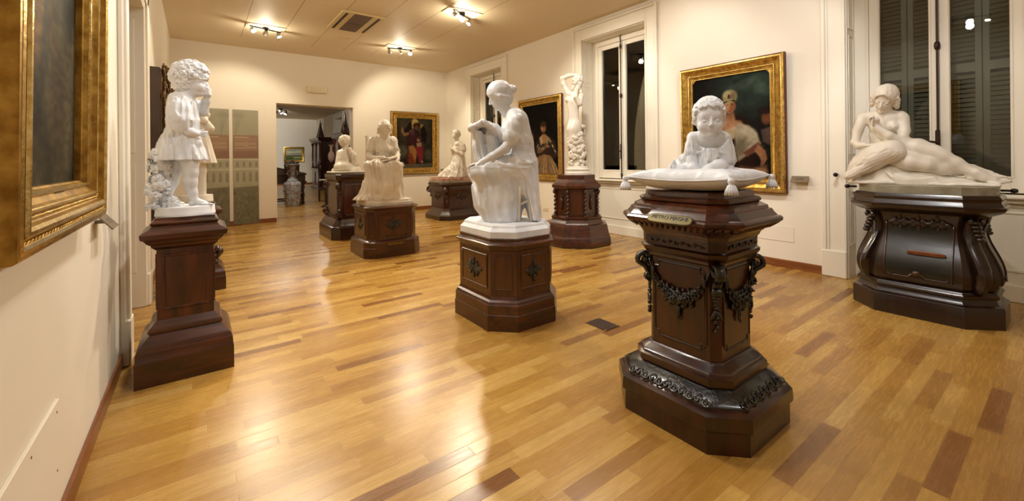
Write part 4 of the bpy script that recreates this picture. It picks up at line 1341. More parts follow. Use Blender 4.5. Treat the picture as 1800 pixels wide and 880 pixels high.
# ------------------------------------------------------------------ curly child at the left
def boy():
    S, t = statue('marble_statue', -.075, 3.997, 1.1155, 'white marble curly haired child in a short dress, hand at its mouth')
    p = S.p
    mt = M['marble_cool_lit']
    round_base(t, .182, .065, mt)
    h = .0040
    V = Vol((-.20, -.17, .05), (.24, .2, 1.0), h)
    # legs
    V.chain([(p(327, 262, -.045), .062), (p(334, 284, -.05), .056), (p(336, 303, -.052), .043), (p(334, 320, -.045), .044), (p(338, 338, -.045), .031), (p(341, 349, -.045), .026)], .02)
    foot(V, p(341, 350, -.045), (1, -.25, 0), (0, 0, 1), .155, 1.15, 1)
    V.chain([(p(318, 262, .05), .06), (p(313, 285, .06), .054), (p(307, 303, .06), .042), (p(301, 320, .06), .042), (p(296, 340, .06), .028)], .02)
    foot(V, p(295, 345, .06), (1, .1, -.25), (.25, 0, 1), .14, 1.15, -1)
    # neck and head
    V.cap(p(322, 178, 0), .06, p(332, 162, 0), .052, .03)
    hc, hf, hu, hs = p(338, 141, 0), (1, -.12, -.12), (.12, 0, 1), .248
    head(V, hc, hf, hu, hs, .8)
    # arms
    V.chain([(p(316, 196, -.095), .04), (p(316, 221, -.115), .036)], .02)
    V.chain([(p(317, 222, -.115), .037), (p(332, 231, -.11), .033), (p(345, 235, -.095), .024)], .015)
    hand(V, p(345, 235, -.095), (1, .15, .0), (0, 1, .1), .10, (.5, .6, .5), 1, tk=1.2)
    V.chain([(p(344, 186, .09), .042), (p(356, 196, .075), .038), (p(362, 178, .04), .027), (p(365, 168, .02), .021)], .015)
    V.ell(p(364.5, 163, .012), (.023, .028, .034), None, .015)
    for i in range(4): V.chain([(p(361.5, 156.5 + 3.0 * i, -.012), .0085), (p(366, 156 + 3.2 * i, -.018), .0095), (p(369.5, 158.5 + 3.0 * i, .004), .009)], .004)
    V.chain([(p(362, 165, -.012), .011), (p(361, 158, -.014), .009), (p(361, 154.5, -.006), .008)], .006)
    V.mesh('body', mt, t)
    # dress
    D = Vol((-.22, -.2, .38), (.22, .2, .90), h)
    D.ell(p(321, 195, 0), (.09, .105, .12), None)
    D.ell(p(322, 215, 0), (.088, .10, .10), None, .03)
    D.ell(p(319, 177, 0), (.075, .105, .055), ((1, 0, -.35), (0, 1, 0), (.35, 0, 1)), .03)
    a, b_, c_, d_ = p(322, 222), p(318, 245), p(318, 262), p(322, 281)
    D.skirt([(a[2] + .04, a[0], 0, .085, .095), (a[2], a[0], 0, .086, .098), (b_[2], b_[0], 0, .112, .118), (c_[2], c_[0], 0, .137, .13), (d_[2], d_[0] - .004, 0, .150, .138)], 15, .10, 3, .02, .15)
    D.chain([(p(313, 179, -.08), .05), (p(315, 194, -.10), .060), (p(318, 213, -.115), .066), (p(319, 219, -.115), .055)], .02)
    D.chain([(p(334, 184, .08), .045), (p(346, 190, .09), .05)], .02)
    D.noise((-.2, -.22, .5), (.2, .22, .92), (.028, .028, .13), .011, 4)
    D.cap(p(323, 163, -.06), .012, p(337, 172, -.0), .012, .01); D.cap(p(309, 162, -.03), .012, p(323, 163, -.06), .012, .01)
    D.noise((-.22, -.2, .38), (.22, .2, .56), (.022, .022, .3), .006, 9)
    D.ell(p(321, 240, 0), (.06, .06, .03), None)
    # hollow under the hem
    D.ell((d_[0], 0, d_[2] - .01), (.125, .112, .07), None, .015, 'sub')
    D.mesh('dress', mt, t)
    # hair
    Hv, P, A = hair_cap(.0036, hc, hf, hu, hs, .045, (.34, .29, .36), (.42, 0, -.20))
    curls(Hv, P, A, hs, 190, .078, 3, .05)
    Hv.ell(P(.46, 0, -.16), [s_ * hs for s_ in (.22, .27, .30)], A, .02 * hs, 'sub')
    Hv.noise(*[list(V3(*hc) + k * hs * .75) for k in (-1, 1)], (.02, .02, .02), .006, 7)
    Hv.mesh('hair', mt, t)
    # rose bush behind the legs
    b = MB(); rs = random.Random(4)
    for i in range(46):
        z = i / 45; py = 372 - 104 * z
        cx, cy, cz = p(283 - 5 * z + (5 if z < .3 else 0), py, 0.0)
        a = rs.uniform(0, 2 * PI); R_ = (.095 - .045 * z) * rs.uniform(.6, 1)
        pos = (cx + R_ * math.cos(a), cy + R_ * math.sin(a), max(cz, .075))
        rose(b, pos, (math.cos(a) + rs.uniform(-.3, .3), math.sin(a) - .3, rs.uniform(-.2, .6)), rs.uniform(.03, .045), rs)
    b.build('rose_bush', mt, t, True)
    b = MB(); q0, q1, q2 = p(290, 372), p(284, 330), p(280, 272)
    b.tube([(q0[0], 0, .06), (q1[0] + .01, .01, q1[2]), (q2[0], 0, q2[2])], [.05, .04, .02], 10); b.build('stem', mt, t, True)
    return t
boy()

# ------------------------------------------------------------------ second child, behind
def boy_behind():
    S, t = statue('marble_statue', -.02, 6.35, 1.0305, 'cream marble child partly hidden behind the curly haired one, only sleeve and dress edge showing')
    p = S.p; mt = M['marble']; h = .009
    round_base(t, .17, .08, mt)
    V = Vol((-.25, -.2, .05), (.27, .2, 1.15), h)
    V.chain([(p(352, 347, 0), .062), (p(354, 300, 0), .05), (p(352, 270, 0), .07)], .02)      # tree stump beside the legs
    V.chain([(p(335, 272, -.02), .06), (p(336, 310, -.02), .05), (p(337, 345, -.02), .04)], .02)
    foot(V, p(338, 347, -.02), (1, -.3, 0), (0, 0, 1), .17, 1.1)
    V.cap(p(338, 186, 0), .06, p(341, 168, 0), .055, .03)
    hc, hf, hu, hs = p(342, 150, 0), (1, -.1, -.1), (.1, 0, 1), .23
    head(V, hc, hf, hu, hs, .7)
    V.chain([(p(346, 190, -.08), .045), (p(358, 212, -.09), .04), (p(362, 205, -.05), .03)], .02)
    V.ell(p(362, 202, -.05), (.045, .045, .045))
    V.mesh('body', mt, t)
    D = Vol((-.27, -.22, .38), (.28, .22, 1.0), h)
    D.ell(p(340, 205, 0), (.12, .11, .15)); D.cap(p(358, 208, -.05), .03, p(368, 226, -.05), .055, .02)
    a, b_, c_ = p(342, 225), p(346, 250), p(351, 287)
    D.skirt([(a[2] + .08, a[0], 0, .1, .1), (a[2], a[0], 0, .12, .12), (b_[2], b_[0], 0, .14, .14), (c_[2], c_[0], 0, .17, .15)], 14, .1, 6, .02, .15)
    D.mesh('dress', mt, t)
    Hv, P, A = hair_cap(.009, hc, hf, hu, hs, .07); curls(Hv, P, A, hs, 90, .1, 8, .08); Hv.mesh('hair', mt, t)
    return t
boy_behind()

# ------------------------------------------------------------------ reading woman in the middle
def woman():
    S, t = statue('marble_statue', 2.43, 3.395, .8005, 'large white marble seated woman in profile, bending over a cloth held up before her')
    p = S.p; mt = M['marble_cool_lit']; h = .0054
    sl = stack(t, 'plinth', .355, .43, .165, [(0, 0), (.055, 0), (.06, -.006), (.07, -.012), (.085, -.03), (.1, -.035), (.108, -.042)], M['marble_cool_lit']); sl.rotation_euler = (0, 0, S.az)
    hc, hf, hu, hs = p(877, 168, 0), (-.92, -.08, -.40), (-.40, 0, .92), .275
    V = Vol((-.42, -.32, .08), (.38, .32, 1.5), h)
    V.chain([(p(884, 187, 0), .058), (p(898, 206, 0), .062)], .03)
    head(V, hc, hf, hu, hs, 0)
    # near arm
    V.chain([(p(910, 210, -.17), .062), (p(898, 245, -.19), .05), (p(889, 260, -.19), .045), (p(865, 276, -.17), .041), (p(845, 286, -.14), .028)], .02)
    hand(V, p(846, 286, -.14), (-.95, .1, -.15), (-.1, .1, -1), .17, (.25, .45, .35), 1, tk=1.05)
    # far arm holding the cloth up
    V.chain([(p(900, 212, .16), .06), (p(884, 252, .19), .05), (p(862, 244, .13), .04), (p(845, 232, .08), .03)], .02)
    hand(V, p(846, 232, .08), (-.9, -.2, .35), (-.2, 0, 1), .16, (.4, .5, .4), 1)
    # feet
    foot(V, p(853, 388, -.09), (-1, -.2, -.05), (0, 0, 1), .215, 1.0, -1)
    foot(V, p(858, 388, .12), (-1, -.1, 0), (0, 0, 1), .23, 1.0, 1)
    V.mesh('body', mt, t)
    # gown
    D = Vol((-.42, -.36, .06), (.40, .38, 1.28), h)
    D.ell(p(908, 222, 0), (.125, .165, .15), None)
    D.ell(p(906, 206, 0), (.10, .185, .085), ((.85, 0, -.5), (0, 1, 0), (.5, 0, .85)), .05)
    D.ell(p(915, 250, 0), (.125, .16, .17), None, .05)
    D.ell(p(895, 232, 0), (.075, .13, .08), None, .04)
    D.ell(p(917, 285, 0), (.145, .19, .15), None, .06)
    for sd, off in ((-1, 0), (1, 4)):
        D.chain([(p(905, 292 + off, sd * .1), .125), (p(870, 300 + off, sd * .11), .105), (p(842, 303 + off, sd * .11), .088)], .06)
    # near sleeve
    D.chain([(p(908, 208, -.14), .068), (p(904, 222, -.17), .071), (p(900, 235, -.186), .071)], .03)
    D.cap(p(899, 237, -.188), .070, p(898, 241, -.19), .070, .008)
    D.chain([(p(898, 212, .15), .075), (p(890, 240, .185), .075)], .03)
    k0, k1, k2, k3 = p(862, 300), p(866, 330), p(872, 362), p(878, 395)
    g0, g1, g2 = p(884, 300), p(879, 330), p(875, 362)
    D.skirt([(g0[2] + .06, g0[0], 0, .25, .18), (g0[2], g0[0], 0, .285, .205), (g1[2], g1[0], 0, .262, .215), (g2[2], g2[0] + .01, 0, .225, .225), (k3[2], k3[0] + .02, 0, .182, .235), (.115, k3[0] + .02, 0, .184, .24)], 13, .07, 11, .05, .1)
    # cloth falling from the seat at the back
    a0, a1, a2, a3 = p(922, 285), p(928, 315), p(934, 350), p(939, 384)
    D.skirt([(a0[2], a0[0] + .012, -.03, .085, .17), (a1[2], a1[0] + .010, -.04, .082, .16), (a2[2], a2[0] + .006, -.05, .062, .15), (a3[2], a3[0] + .006, -.06, .048, .14)], 9, .13, 5, .05, .25)
    # neckline and waist
    D.cap(p(889, 200, -.06), .02, p(889, 200, .06), .02, .02, 'sub')
    D.noise((-.42, -.34, .75), (.4, .36, 1.3), (.06, .06, .5), .006, 13, dirs=((1, 0, .2), (0, 1, 0), (-.2, 0, 1)))
    D.noise((-.42, -.36, .1), (.4, .38, .95), (.06, .06, .8), .013, 17, dirs=((1, 0, .35), (0, 1, 0), (-.35, 0, 1)))
    D.noise((-.42, -.36, .6), (.3, .38, .86), (.09, .04, .04), .008, 21)
    D.cutz(.105)
    D.mesh('gown', mt, t)
    # hair: smooth bands, coil at the back
    Hv, P, A = hair_cap(.006, hc, hf, hu, hs, .05, (.30, .27, .36), (.40, 0, -.19))
    Hv.face()
    for sd in (-1, 1): Hv.chain([(P(.17, sd * .22, .12), .07 * hs), (P(.02, sd * .335, -.08), .08 * hs), (P(-.25, sd * .26, -.22), .09 * hs)], .03 * hs)
    Hv.ell(P(-.5, 0, .02), (.14 * hs, .17 * hs, .17 * hs), A, .02 * hs)
    for q in range(14):
        a = q * .75; rr = .13 - .007 * q
        Hv.cap(P(-.55 - .008 * q, rr * math.cos(a), .02 + rr * math.sin(a)), .045 * hs, P(-.56 - .008 * q, rr * math.cos(a + .75), .02 + rr * math.sin(a + .75)), .045 * hs, .008 * hs)
    Hv.noise(*[list(V3(*hc) + k * hs * .75) for k in (-1, 1)], (.10, .018, .05), .004, 5, dirs=(A[0], A[1], A[2]))
    Hv.mesh('hair', mt, t)
    # cloth held up over a bar, hanging down in front
    C = Vol((-.42, -.2, .5), (.05, .34, 1.2), h)
    for (x0, y0, x1, y1, rr) in ((829, 226, 850, 217, .028), (850, 217, 872, 226, .03), (872, 226, 888, 244, .034)):
        C.cap(p(x0, y0, .02), rr, p(x1, y1, .02), rr, .02, flat=((0, 1, 0), 4.2))
    C.cap(p(829, 226, -.08), .022, p(829, 226, .12), .022, .015)
    a0, a1, a2 = p(838, 232), p(840, 256), p(846, 281)
    C.skirt([(a0[2], a0[0] + .01, .04, .035, .11), (a1[2], a1[0] + .005, .05, .05, .12), (a2[2], a2[0], .05, .055, .13)], 7, .22, 2, .02, .4)
    C.cap(p(862, 238, .06), .075, p(868, 275, .06), .095, .04, flat=((0, 1, 0), 1.4)); C.cap(p(848, 238, .1), .04, p(852, 272, .1), .05, .04)
    C.noise((-.42, -.2, .5), (.05, .34, 1.2), (.05, .035, .2), .012, 31, dirs=((1, 0, .3), (0, 1, .2), (-.3, -.2, 1)))
    C.mesh('held_cloth', mt, t)
    # stool under her
    for (x_, dy, x2, dy2) in ((914, -.15, 912, -.18), (926, -.14, 934, -.19), (914, .14, 912, .17), (926, .14, 932, .18)):
        a = p(x_, 308, dy); c_ = p(x2, 392, dy2); st = MB(); st.tube([a, (c_[0], c_[1], .11)], [.018, .016], 8); st.build('stool_leg', M['marble'], t, True)
    for dy in (-.165, .16):
        st = MB(); st.tube([p(913, 360, dy), p(930, 352, dy)], .012, 8); st.build('stool_stretcher', M['marble'], t, True)
    return t
woman()

# ------------------------------------------------------------------ baby on the cushion
def baby():
    X, Y, Z = 2.435, 1.39, 1.3085
    S, t = statue('marble_statue', X, Y, Z, 'white marble baby sitting on a tasselled cushion in the foreground')
    p = S.p; mt = M['marble_cool_lit']
    # cushion in pedestal axes
    ca = R(7)
    Cu = Vol((-.40, -.38, 0), (.40, .38, .2), .0058)
    A_, B_, T_ = .325, .29, .060
    def seam(u, v): return .062 + .018 * ((u / A_) ** 2 * (v / B_) ** 2)
    def fn(X_, Y_, Z_):
        u, v = X_, Y_
        a = A_ * (1 - .07 * (1 - np.clip(v / B_, -1, 1) ** 2)); b_ = B_ * (1 - .07 * (1 - np.clip(u / A_, -1, 1) ** 2))
        f = np.clip(1 - np.abs(u / a) ** 4.6, 0, 1) * np.clip(1 - np.abs(v / b_) ** 4.6, 0, 1)
        tt = T_ * np.sqrt(f) + .002
        zc = .062 + .018 * ((u / A_) ** 2 * (v / B_) ** 2)
        out = np.maximum(np.abs(u) - a, np.abs(v) - b_)
        return np.maximum((np.abs(Z_ - zc) - tt) * .6, out)
    Cu.op(fn, (-.36, -.33, 0), (.36, .33, .16), .004)
    Cu.noise((-.38, -.36, .05), (.38, .36, .2), (.05, .05, .2), .004, 3)
    sx_, sy_ = .03, -.02
    Cu.ell((.02, .02, .175), (.19, .15, .06), None, .05, 'sub')
    cu = Cu.mesh('cushion', mt, t, 2); cu.rotation_euler = (0, 0, S.az + ca); cu.location = (.015 * math.cos(S.az), 0, -.0)
    pts = []
    for i in range(96):
        a = i / 96 * 4; sd = int(a); u_ = (a - sd) * 2 - 1
        u, v = [(u_, -1), (1, u_), (-u_, 1), (-1, -u_)][sd]
        uu = u * A_ * (1 - (.07 * (1 - v * v) if abs(u) == 1 else 0)); vv = v * B_ * (1 - (.07 * (1 - u * u) if abs(v) == 1 else 0))
        pts.append((uu, vv, .062 + .018 * (u * u * v * v)))
    b = MB(); b.tube(pts, .0055, 6, close=True); b.build('piping', mt, cu, True)
    for i, (u, v) in enumerate(((-1, -1), (1, -1), (1, 1), (-1, 1))):
        b = MB(); cx, cy = u * A_ * 1.035, v * B_ * 1.035
        b.lathe([(.004, .0), (.015, -.004), (.018, -.02), (.012, -.03), (.016, -.036), (.026, -.06), (.03, -.082), (.0, -.084)], (cx, cy, .085), 14)
        rs = random.Random(i)
        for k in range(14):
            a = 2 * PI * k / 14; b.tube([(cx + .014 * math.cos(a), cy + .014 * math.sin(a), .048), (cx + .026 * math.cos(a), cy + .026 * math.sin(a), .022), (cx + .03 * math.cos(a), cy + .03 * math.sin(a), .0)], .0045, 5)
        b.build('tassel', mt, cu, True)
    # baby body
    h = .0031
    hc, hf, hu, hs = p(1246.5, 208, -.03), (.12, -.97, -.12), (0, -.12, 1), .236
    V = Vol((-.26, -.26, .06), (.22, .2, .6), h)
    V.ell(p(1248, 252, .03), (.076, .07, .095), None)
    V.ell(p(1248, 243, .02), (.10, .062, .052), None, .04)
    V.ell(p(1249, 282, .05), (.085, .085, .075), None, .05)
    V.cap(p(1248, 240, 0), .055, p(1249, 228, -.01), .055, .03)
    head(V, hc, hf, hu, hs, 1.0)
    # arm on the photo's left
    V.chain([(p(1219, 242, .0), .038), (p(1217, 266, -.01), .034), (p(1217, 282, -.02), .031), (p(1220, 295, -.05), .027), (p(1224, 300, -.065), .022)], .016)
    hand(V, p(1224, 299, -.065), (.45, -.5, -.45), (.1, 0, -1), .095, (.15, .25, .2), -1, tk=1.25)
    # arm on the photo's right
    V.chain([(p(1272, 242, .0), .036), (p(1276, 268, .0), .033), (p(1279, 286, -.0), .030), (p(1284, 298, -.02), .023)], .016)
    hand(V, p(1284, 298, -.02), (.2, -.8, -.45), (0, 0, -1), .095, (.15, .25, .2), 1, tk=1.25)
    # crossed near leg: knee to the right, foot to the left
    V.chain([(p(1262, 290, .0), .05), (p(1264, 294, -.08), .042), (p(1250, 299, -.105), .036), (p(1238, 303, -.11), .027)], .02)
    foot(V, p(1237, 302, -.11), (-1, -.1, -.1), (.0, -.35, 1), .10, 1.1, 1)
    # outstretched leg to the left, sole towards the viewer
    V.chain([(p(1232, 291, .04), .055), (p(1214, 297, .02), .045), (p(1200, 301, -.03), .038), (p(1191, 305, -.05), .028)], .02)
    foot(V, p(1190, 306, -.05), (-.25, -.3, .9), (.3, -.9, -.2), .105, 1.2, 1)
    V.mesh('body', mt, t)
    # chemise
    D = Vol((-.3, -.24, .07), (.25, .22, .42), h)
    D.ell(p(1248, 256, .03), (.080, .076, .09), None); D.ell(p(1248, 280, .045), (.078, .10, .08), None, .03)
    a, c_, e_ = p(1249, 270), p(1245, 290), p(1243, 300)
    D.skirt([(a[2] + .03, a[0], .03, .074, .085), (a[2], a[0], .03, .076, .09), (c_[2], c_[0], .04, .082, .105), (.115, e_[0], .05, .095, .12)], 13, .07, 8, .02, .3)
    D.chain([(p(1232, 290, .08), .06), (p(1210, 292, .10), .056), (p(1188, 296, .12), .04)], .04)           # skirt gathered to the left
    D.chain([(p(1221, 243, .0), .038), (p(1218.5, 256, -.005), .039), (p(1217, 266, -.008), .041)], .008)
    D.chain([(p(1272, 244, .0), .038), (p(1276, 262, .0), .040), (p(1279, 282, .0), .042)], .008)
    D.ell(p(1215.5, 276, -.008), (.038, .038, .03), None, .006, 'sub'); D.ell(p(1280, 294, .0), (.036, .036, .03), None, .006, 'sub')
    # bow at the left shoulder, low neckline
    D.ell(p(1203, 278, .06), (.03, .02, .022), None, .01); D.ell(p(1209, 270, .05), (.02, .018, .028), None, .01)
    D.ell(p(1249, 236, -.03), (.10, .14, .09), None, .012, 'sub')
    D.noise((-.3, -.24, .1), (.25, .22, .36), (.022, .022, .12), .006, 12, dirs=((1, 0, .15), (0, 1, 0), (-.15, 0, 1)))
    D.noise((-.3, -.24, .08), (.25, .22, .3), (.012, .012, .05), .0025, 14)
    n0 = [p(1249 + 27 * math.cos(a), 266 + 3.2 * math.sin(a * 3) - 0, -.055 + .02 * abs(math.cos(a))) for a in [PI - PI * i / 16 for i in range(17)]]
    for q0, q1 in zip(n0[:-1], n0[1:]): D.cap(q0, .0065, q1, .0065, .006)
    D.mesh('chemise', mt, t)
    Hv, P, A = hair_cap(.003, hc, hf, hu, hs, .012, (.36, .30, .40), (.42, 0, -.20))
    curls(Hv, P, A, hs, 260, .06, 5, .03)
    for sd in (-1, 1):
        for q in range(5): Hv.ell(P(.12 - .05 * q, sd * (.315 + .008 * q), .20 - .075 * q), [.055 * hs] * 3, None, .014 * hs)
    Hv.ell(P(.44, 0, -.06), [s_ * hs for s_ in (.27, .265, .37)], A, .01 * hs, 'sub')
    Hv.mesh('hair', mt, t)
    return t
baby()

# ------------------------------------------------------------------ reclining woman with a large bird
def reclining():
    X, Y, Z = 5.68, .91, 1.1405
    S, t = statue('marble_statue', X, Y, Z, 'cream marble woman reclining with a large bird, legs stretched out to the right')
    p = S.p; mt = M['marble']; h = .0052
    sl = stack(t, 'slab', .35, .47, .185, [(0, 0), (.07, 0), (.075, -.006)], M['marble_grey']); sl.rotation_euler = (0, 0, S.az)
    for px, py, sd in ((1500, 334, -1), (1768, 342, 1)):
        q = p(px, py, 0.0 if sd > 0 else -.0); b = MB()
        b.tube([(q[0] - sd * .03, q[1], .035), (q[0] + sd * .035, q[1], .035)], .01, 8); b.lathe([(.0, -.022), (.02, -.015), (.025, 0), (.02, .015), (0, .022)], (q[0] + sd * .05, q[1], .035), 12)
        b.build('turning_knob', M['black'], t, True)
    # rock and drapery
    K = Vol((-.60, -.26, .06), (.56, .3, .42), .009)
    K.chain([(p(1512, 322, .02), .10), (p(1560, 310, .05), .14), (p(1620, 314, .04), .11), (p(1690, 326, .0), .06), (p(1740, 333, -.0), .04)], .06, flat=((0, 1, 0), 1.5))
    K.box((-.02, 0, .085), (.5, .2, .022), None, .02, .05)
    K.noise((-.6, -.26, .06), (.56, .3, .42), (.05, .05, .05), .008, 2, ridge=False)
    K.cutz(.074); K.mesh('rock', mt, t)
    F = Vol((-.3, -.32, .08), (.2, .05, .35), .006)
    for k in range(7):
        o = k * 3.4
        pts = [p(1556 + k * 2, 300 + o * .55, -.16 - .006 * k), p(1568 + k * 2, 309 + o * .8, -.19), p(1592 + k, 316 + o * .75, -.2), p(1618 + k * 1.5, 315 + o * .6, -.19), p(1640 + k * 2, 311 + o * .5, -.165)]
        F.chain([(q, .012) for q in pts], .005)
    F.chain([(p(1556, 306, -.12), .045), (p(1600, 316, -.13), .045), (p(1640, 316, -.12), .035)], .01)
    F.mesh('drapery', mt, t)
    # figure
    V = Vol((-.6, -.3, .1), (.58, .26, 1.2), h)
    hc, hf, hu, hs = p(1555.5, 174, -.02), (-.22, -.86, -.42), (.12, -.42, .9), .275
    head(V, hc, hf, hu, hs, 0)
    V.chain([(p(1556, 190, .03), .052), (p(1555, 206, .05), .06)], .03)
    V.ell(p(1554, 216, .06), (.135, .085, .10), None, .04)
    V.cap(p(1525, 205, .06), .055, p(1582, 204, .06), .055, .05)
    V.ell(p(1552, 238, .06), (.115, .08, .11), None, .05)
    V.ell(p(1558, 256, .05), (.12, .095, .09), None, .05)
    V.ell(p(1576, 268, .03), (.14, .11, .09), None, .05)
    V.ell(p(1570, 223, .0), (.046, .045, .045), None, .035); V.ell(p(1542, 225, .0), (.046, .045, .045), None, .035)
    V.ell(p(1571, 224, -.043), (.008, .008, .008), None, .006)
    # arm at the photo's left
    V.chain([(p(1517, 207, .06), .050), (p(1508, 230, .03), .044), (p(1503, 250, -.02), .037), (p(1510, 256, -.08), .036), (p(1520, 255, -.13), .026)], .02)
    hand(V, p(1520, 255, -.13), (1, -.2, .05), (0, .3, -1), .16, (.2, .3, .2), 1)
    # arm across the chest
    V.chain([(p(1587, 208, .05), .052), (p(1589, 230, .02), .048), (p(1585, 249, -.06), .042), (p(1562, 238, -.12), .037), (p(1540, 224, -.13), .03)], .02)
    hand(V, p(1540, 223, -.13), (-.55, -.1, .85), (.9, -.3, .3), .155, (.5, .8, .6), -1)
    # upper leg, crossed over
    V.chain([(p(1588, 262, .0), .098), (p(1612, 261, -.03), .088), (p(1640, 268, -.05), .066), (p(1656, 275, -.05), .058), (p(1680, 287, -.05), .050), (p(1700, 298, -.06), .038), (p(1713, 303, -.07), .034)], .05)
    foot(V, p(1715, 303, -.08), (1, -.12, -.16), (.15, -.5, .8), .27, 1.2, -1)
    # lower leg
    V.chain([(p(1572, 278, -.06), .09), (p(1600, 285, -.1), .075), (p(1628, 290, -.1), .06), (p(1655, 297, -.05), .050), (p(1685, 300, .02), .036), (p(1704, 296, .06), .032)], .05)
    foot(V, p(1708, 295, .07), (1, .05, -.02), (0, -.35, 1), .27, 1.15, 1)
    V.mesh('body', mt, t)
    Hv, P, A = hair_cap(.0048, hc, hf, hu, hs, .05, (.34, .275, .46), (.43, 0, -.14))
    Hv.face()
    Hv.chain([(P(.20, -.29, .08), .04 * hs), (P(.27, -.16, .24), .035 * hs), (P(.32, 0, .30), .03 * hs), (P(.27, .16, .24), .035 * hs), (P(.20, .29, .08), .04 * hs)], .01)
    for sd in (-1, 1):
        for q in range(6): Hv.ell(P(.04 - .03 * (q % 2), sd * (.335 + .03 * (q % 2)), .08 - .07 * q), [.08 * hs] * 3, None, .02 * hs)
    Hv.noise(*[list(V3(*hc) + k * hs * .75) for k in (-1, 1)], (.02, .02, .06), .0035, 6, dirs=A)
    Hv.mesh('hair', mt, t)
    # the bird
    B = Vol((-.66, -.36, .1), (-.08, .1, .75), .005)
    ax = (nrm(V3(.80, 0, .58)), V3(0, 1, 0), nrm(V3(-.58, 0, .80)))
    B.ell(p(1538, 276, -.14), (.235, .12, .115), ax)
    B.ell(p(1572, 268, -.14), (.09, .10, .09), None, .05)
    B.cap(p(1515, 290, -.14), .08, p(1490, 309, -.12), .03, .04)
    B.chain([(p(1572, 262, -.12), .055), (p(1566, 246, -.05), .04), (p(1550, 238, -.05), .032), (p(1543, 224, -.09), .028), (p(1541, 214, -.12), .026)], .03)
    B.ell(p(1540, 210, -.13), (.028, .04, .026), None, .015); B.cap(p(1538, 209, -.15), .013, p(1534, 206, -.19), .006, .01)
    # wing: long feathers running down and back
    W_ = ax
    for k in range(9):
        a0 = p(1563 - k * 3.2, 264 + k * 1.6, -.225 + .006 * k); a1 = p(1525 - k * 4.2, 290 + k * 2.4, -.225); a2 = p(1497 - k * 1.2, 309 + k * .4, -.16)
        B.chain([(a0, .032), (a1, .027), (a2, .012)], .012, flat=((0, 1, 0), .55))
    for k in range(4):
        for j in range(6): B.ell(p(1556 - j * 7 - k * 3, 262 + j * 3.4 + k * 4, -.24 + .01 * k), (.022, .012, .018), ax, .008)
    B.noise((-.66, -.36, .1), (-.1, .1, .42), (.012, .012, .10), .0035, 5, dirs=(ax[2], ax[1], ax[0]))
    B.mesh('bird', mt, t)
    return t
reclining()

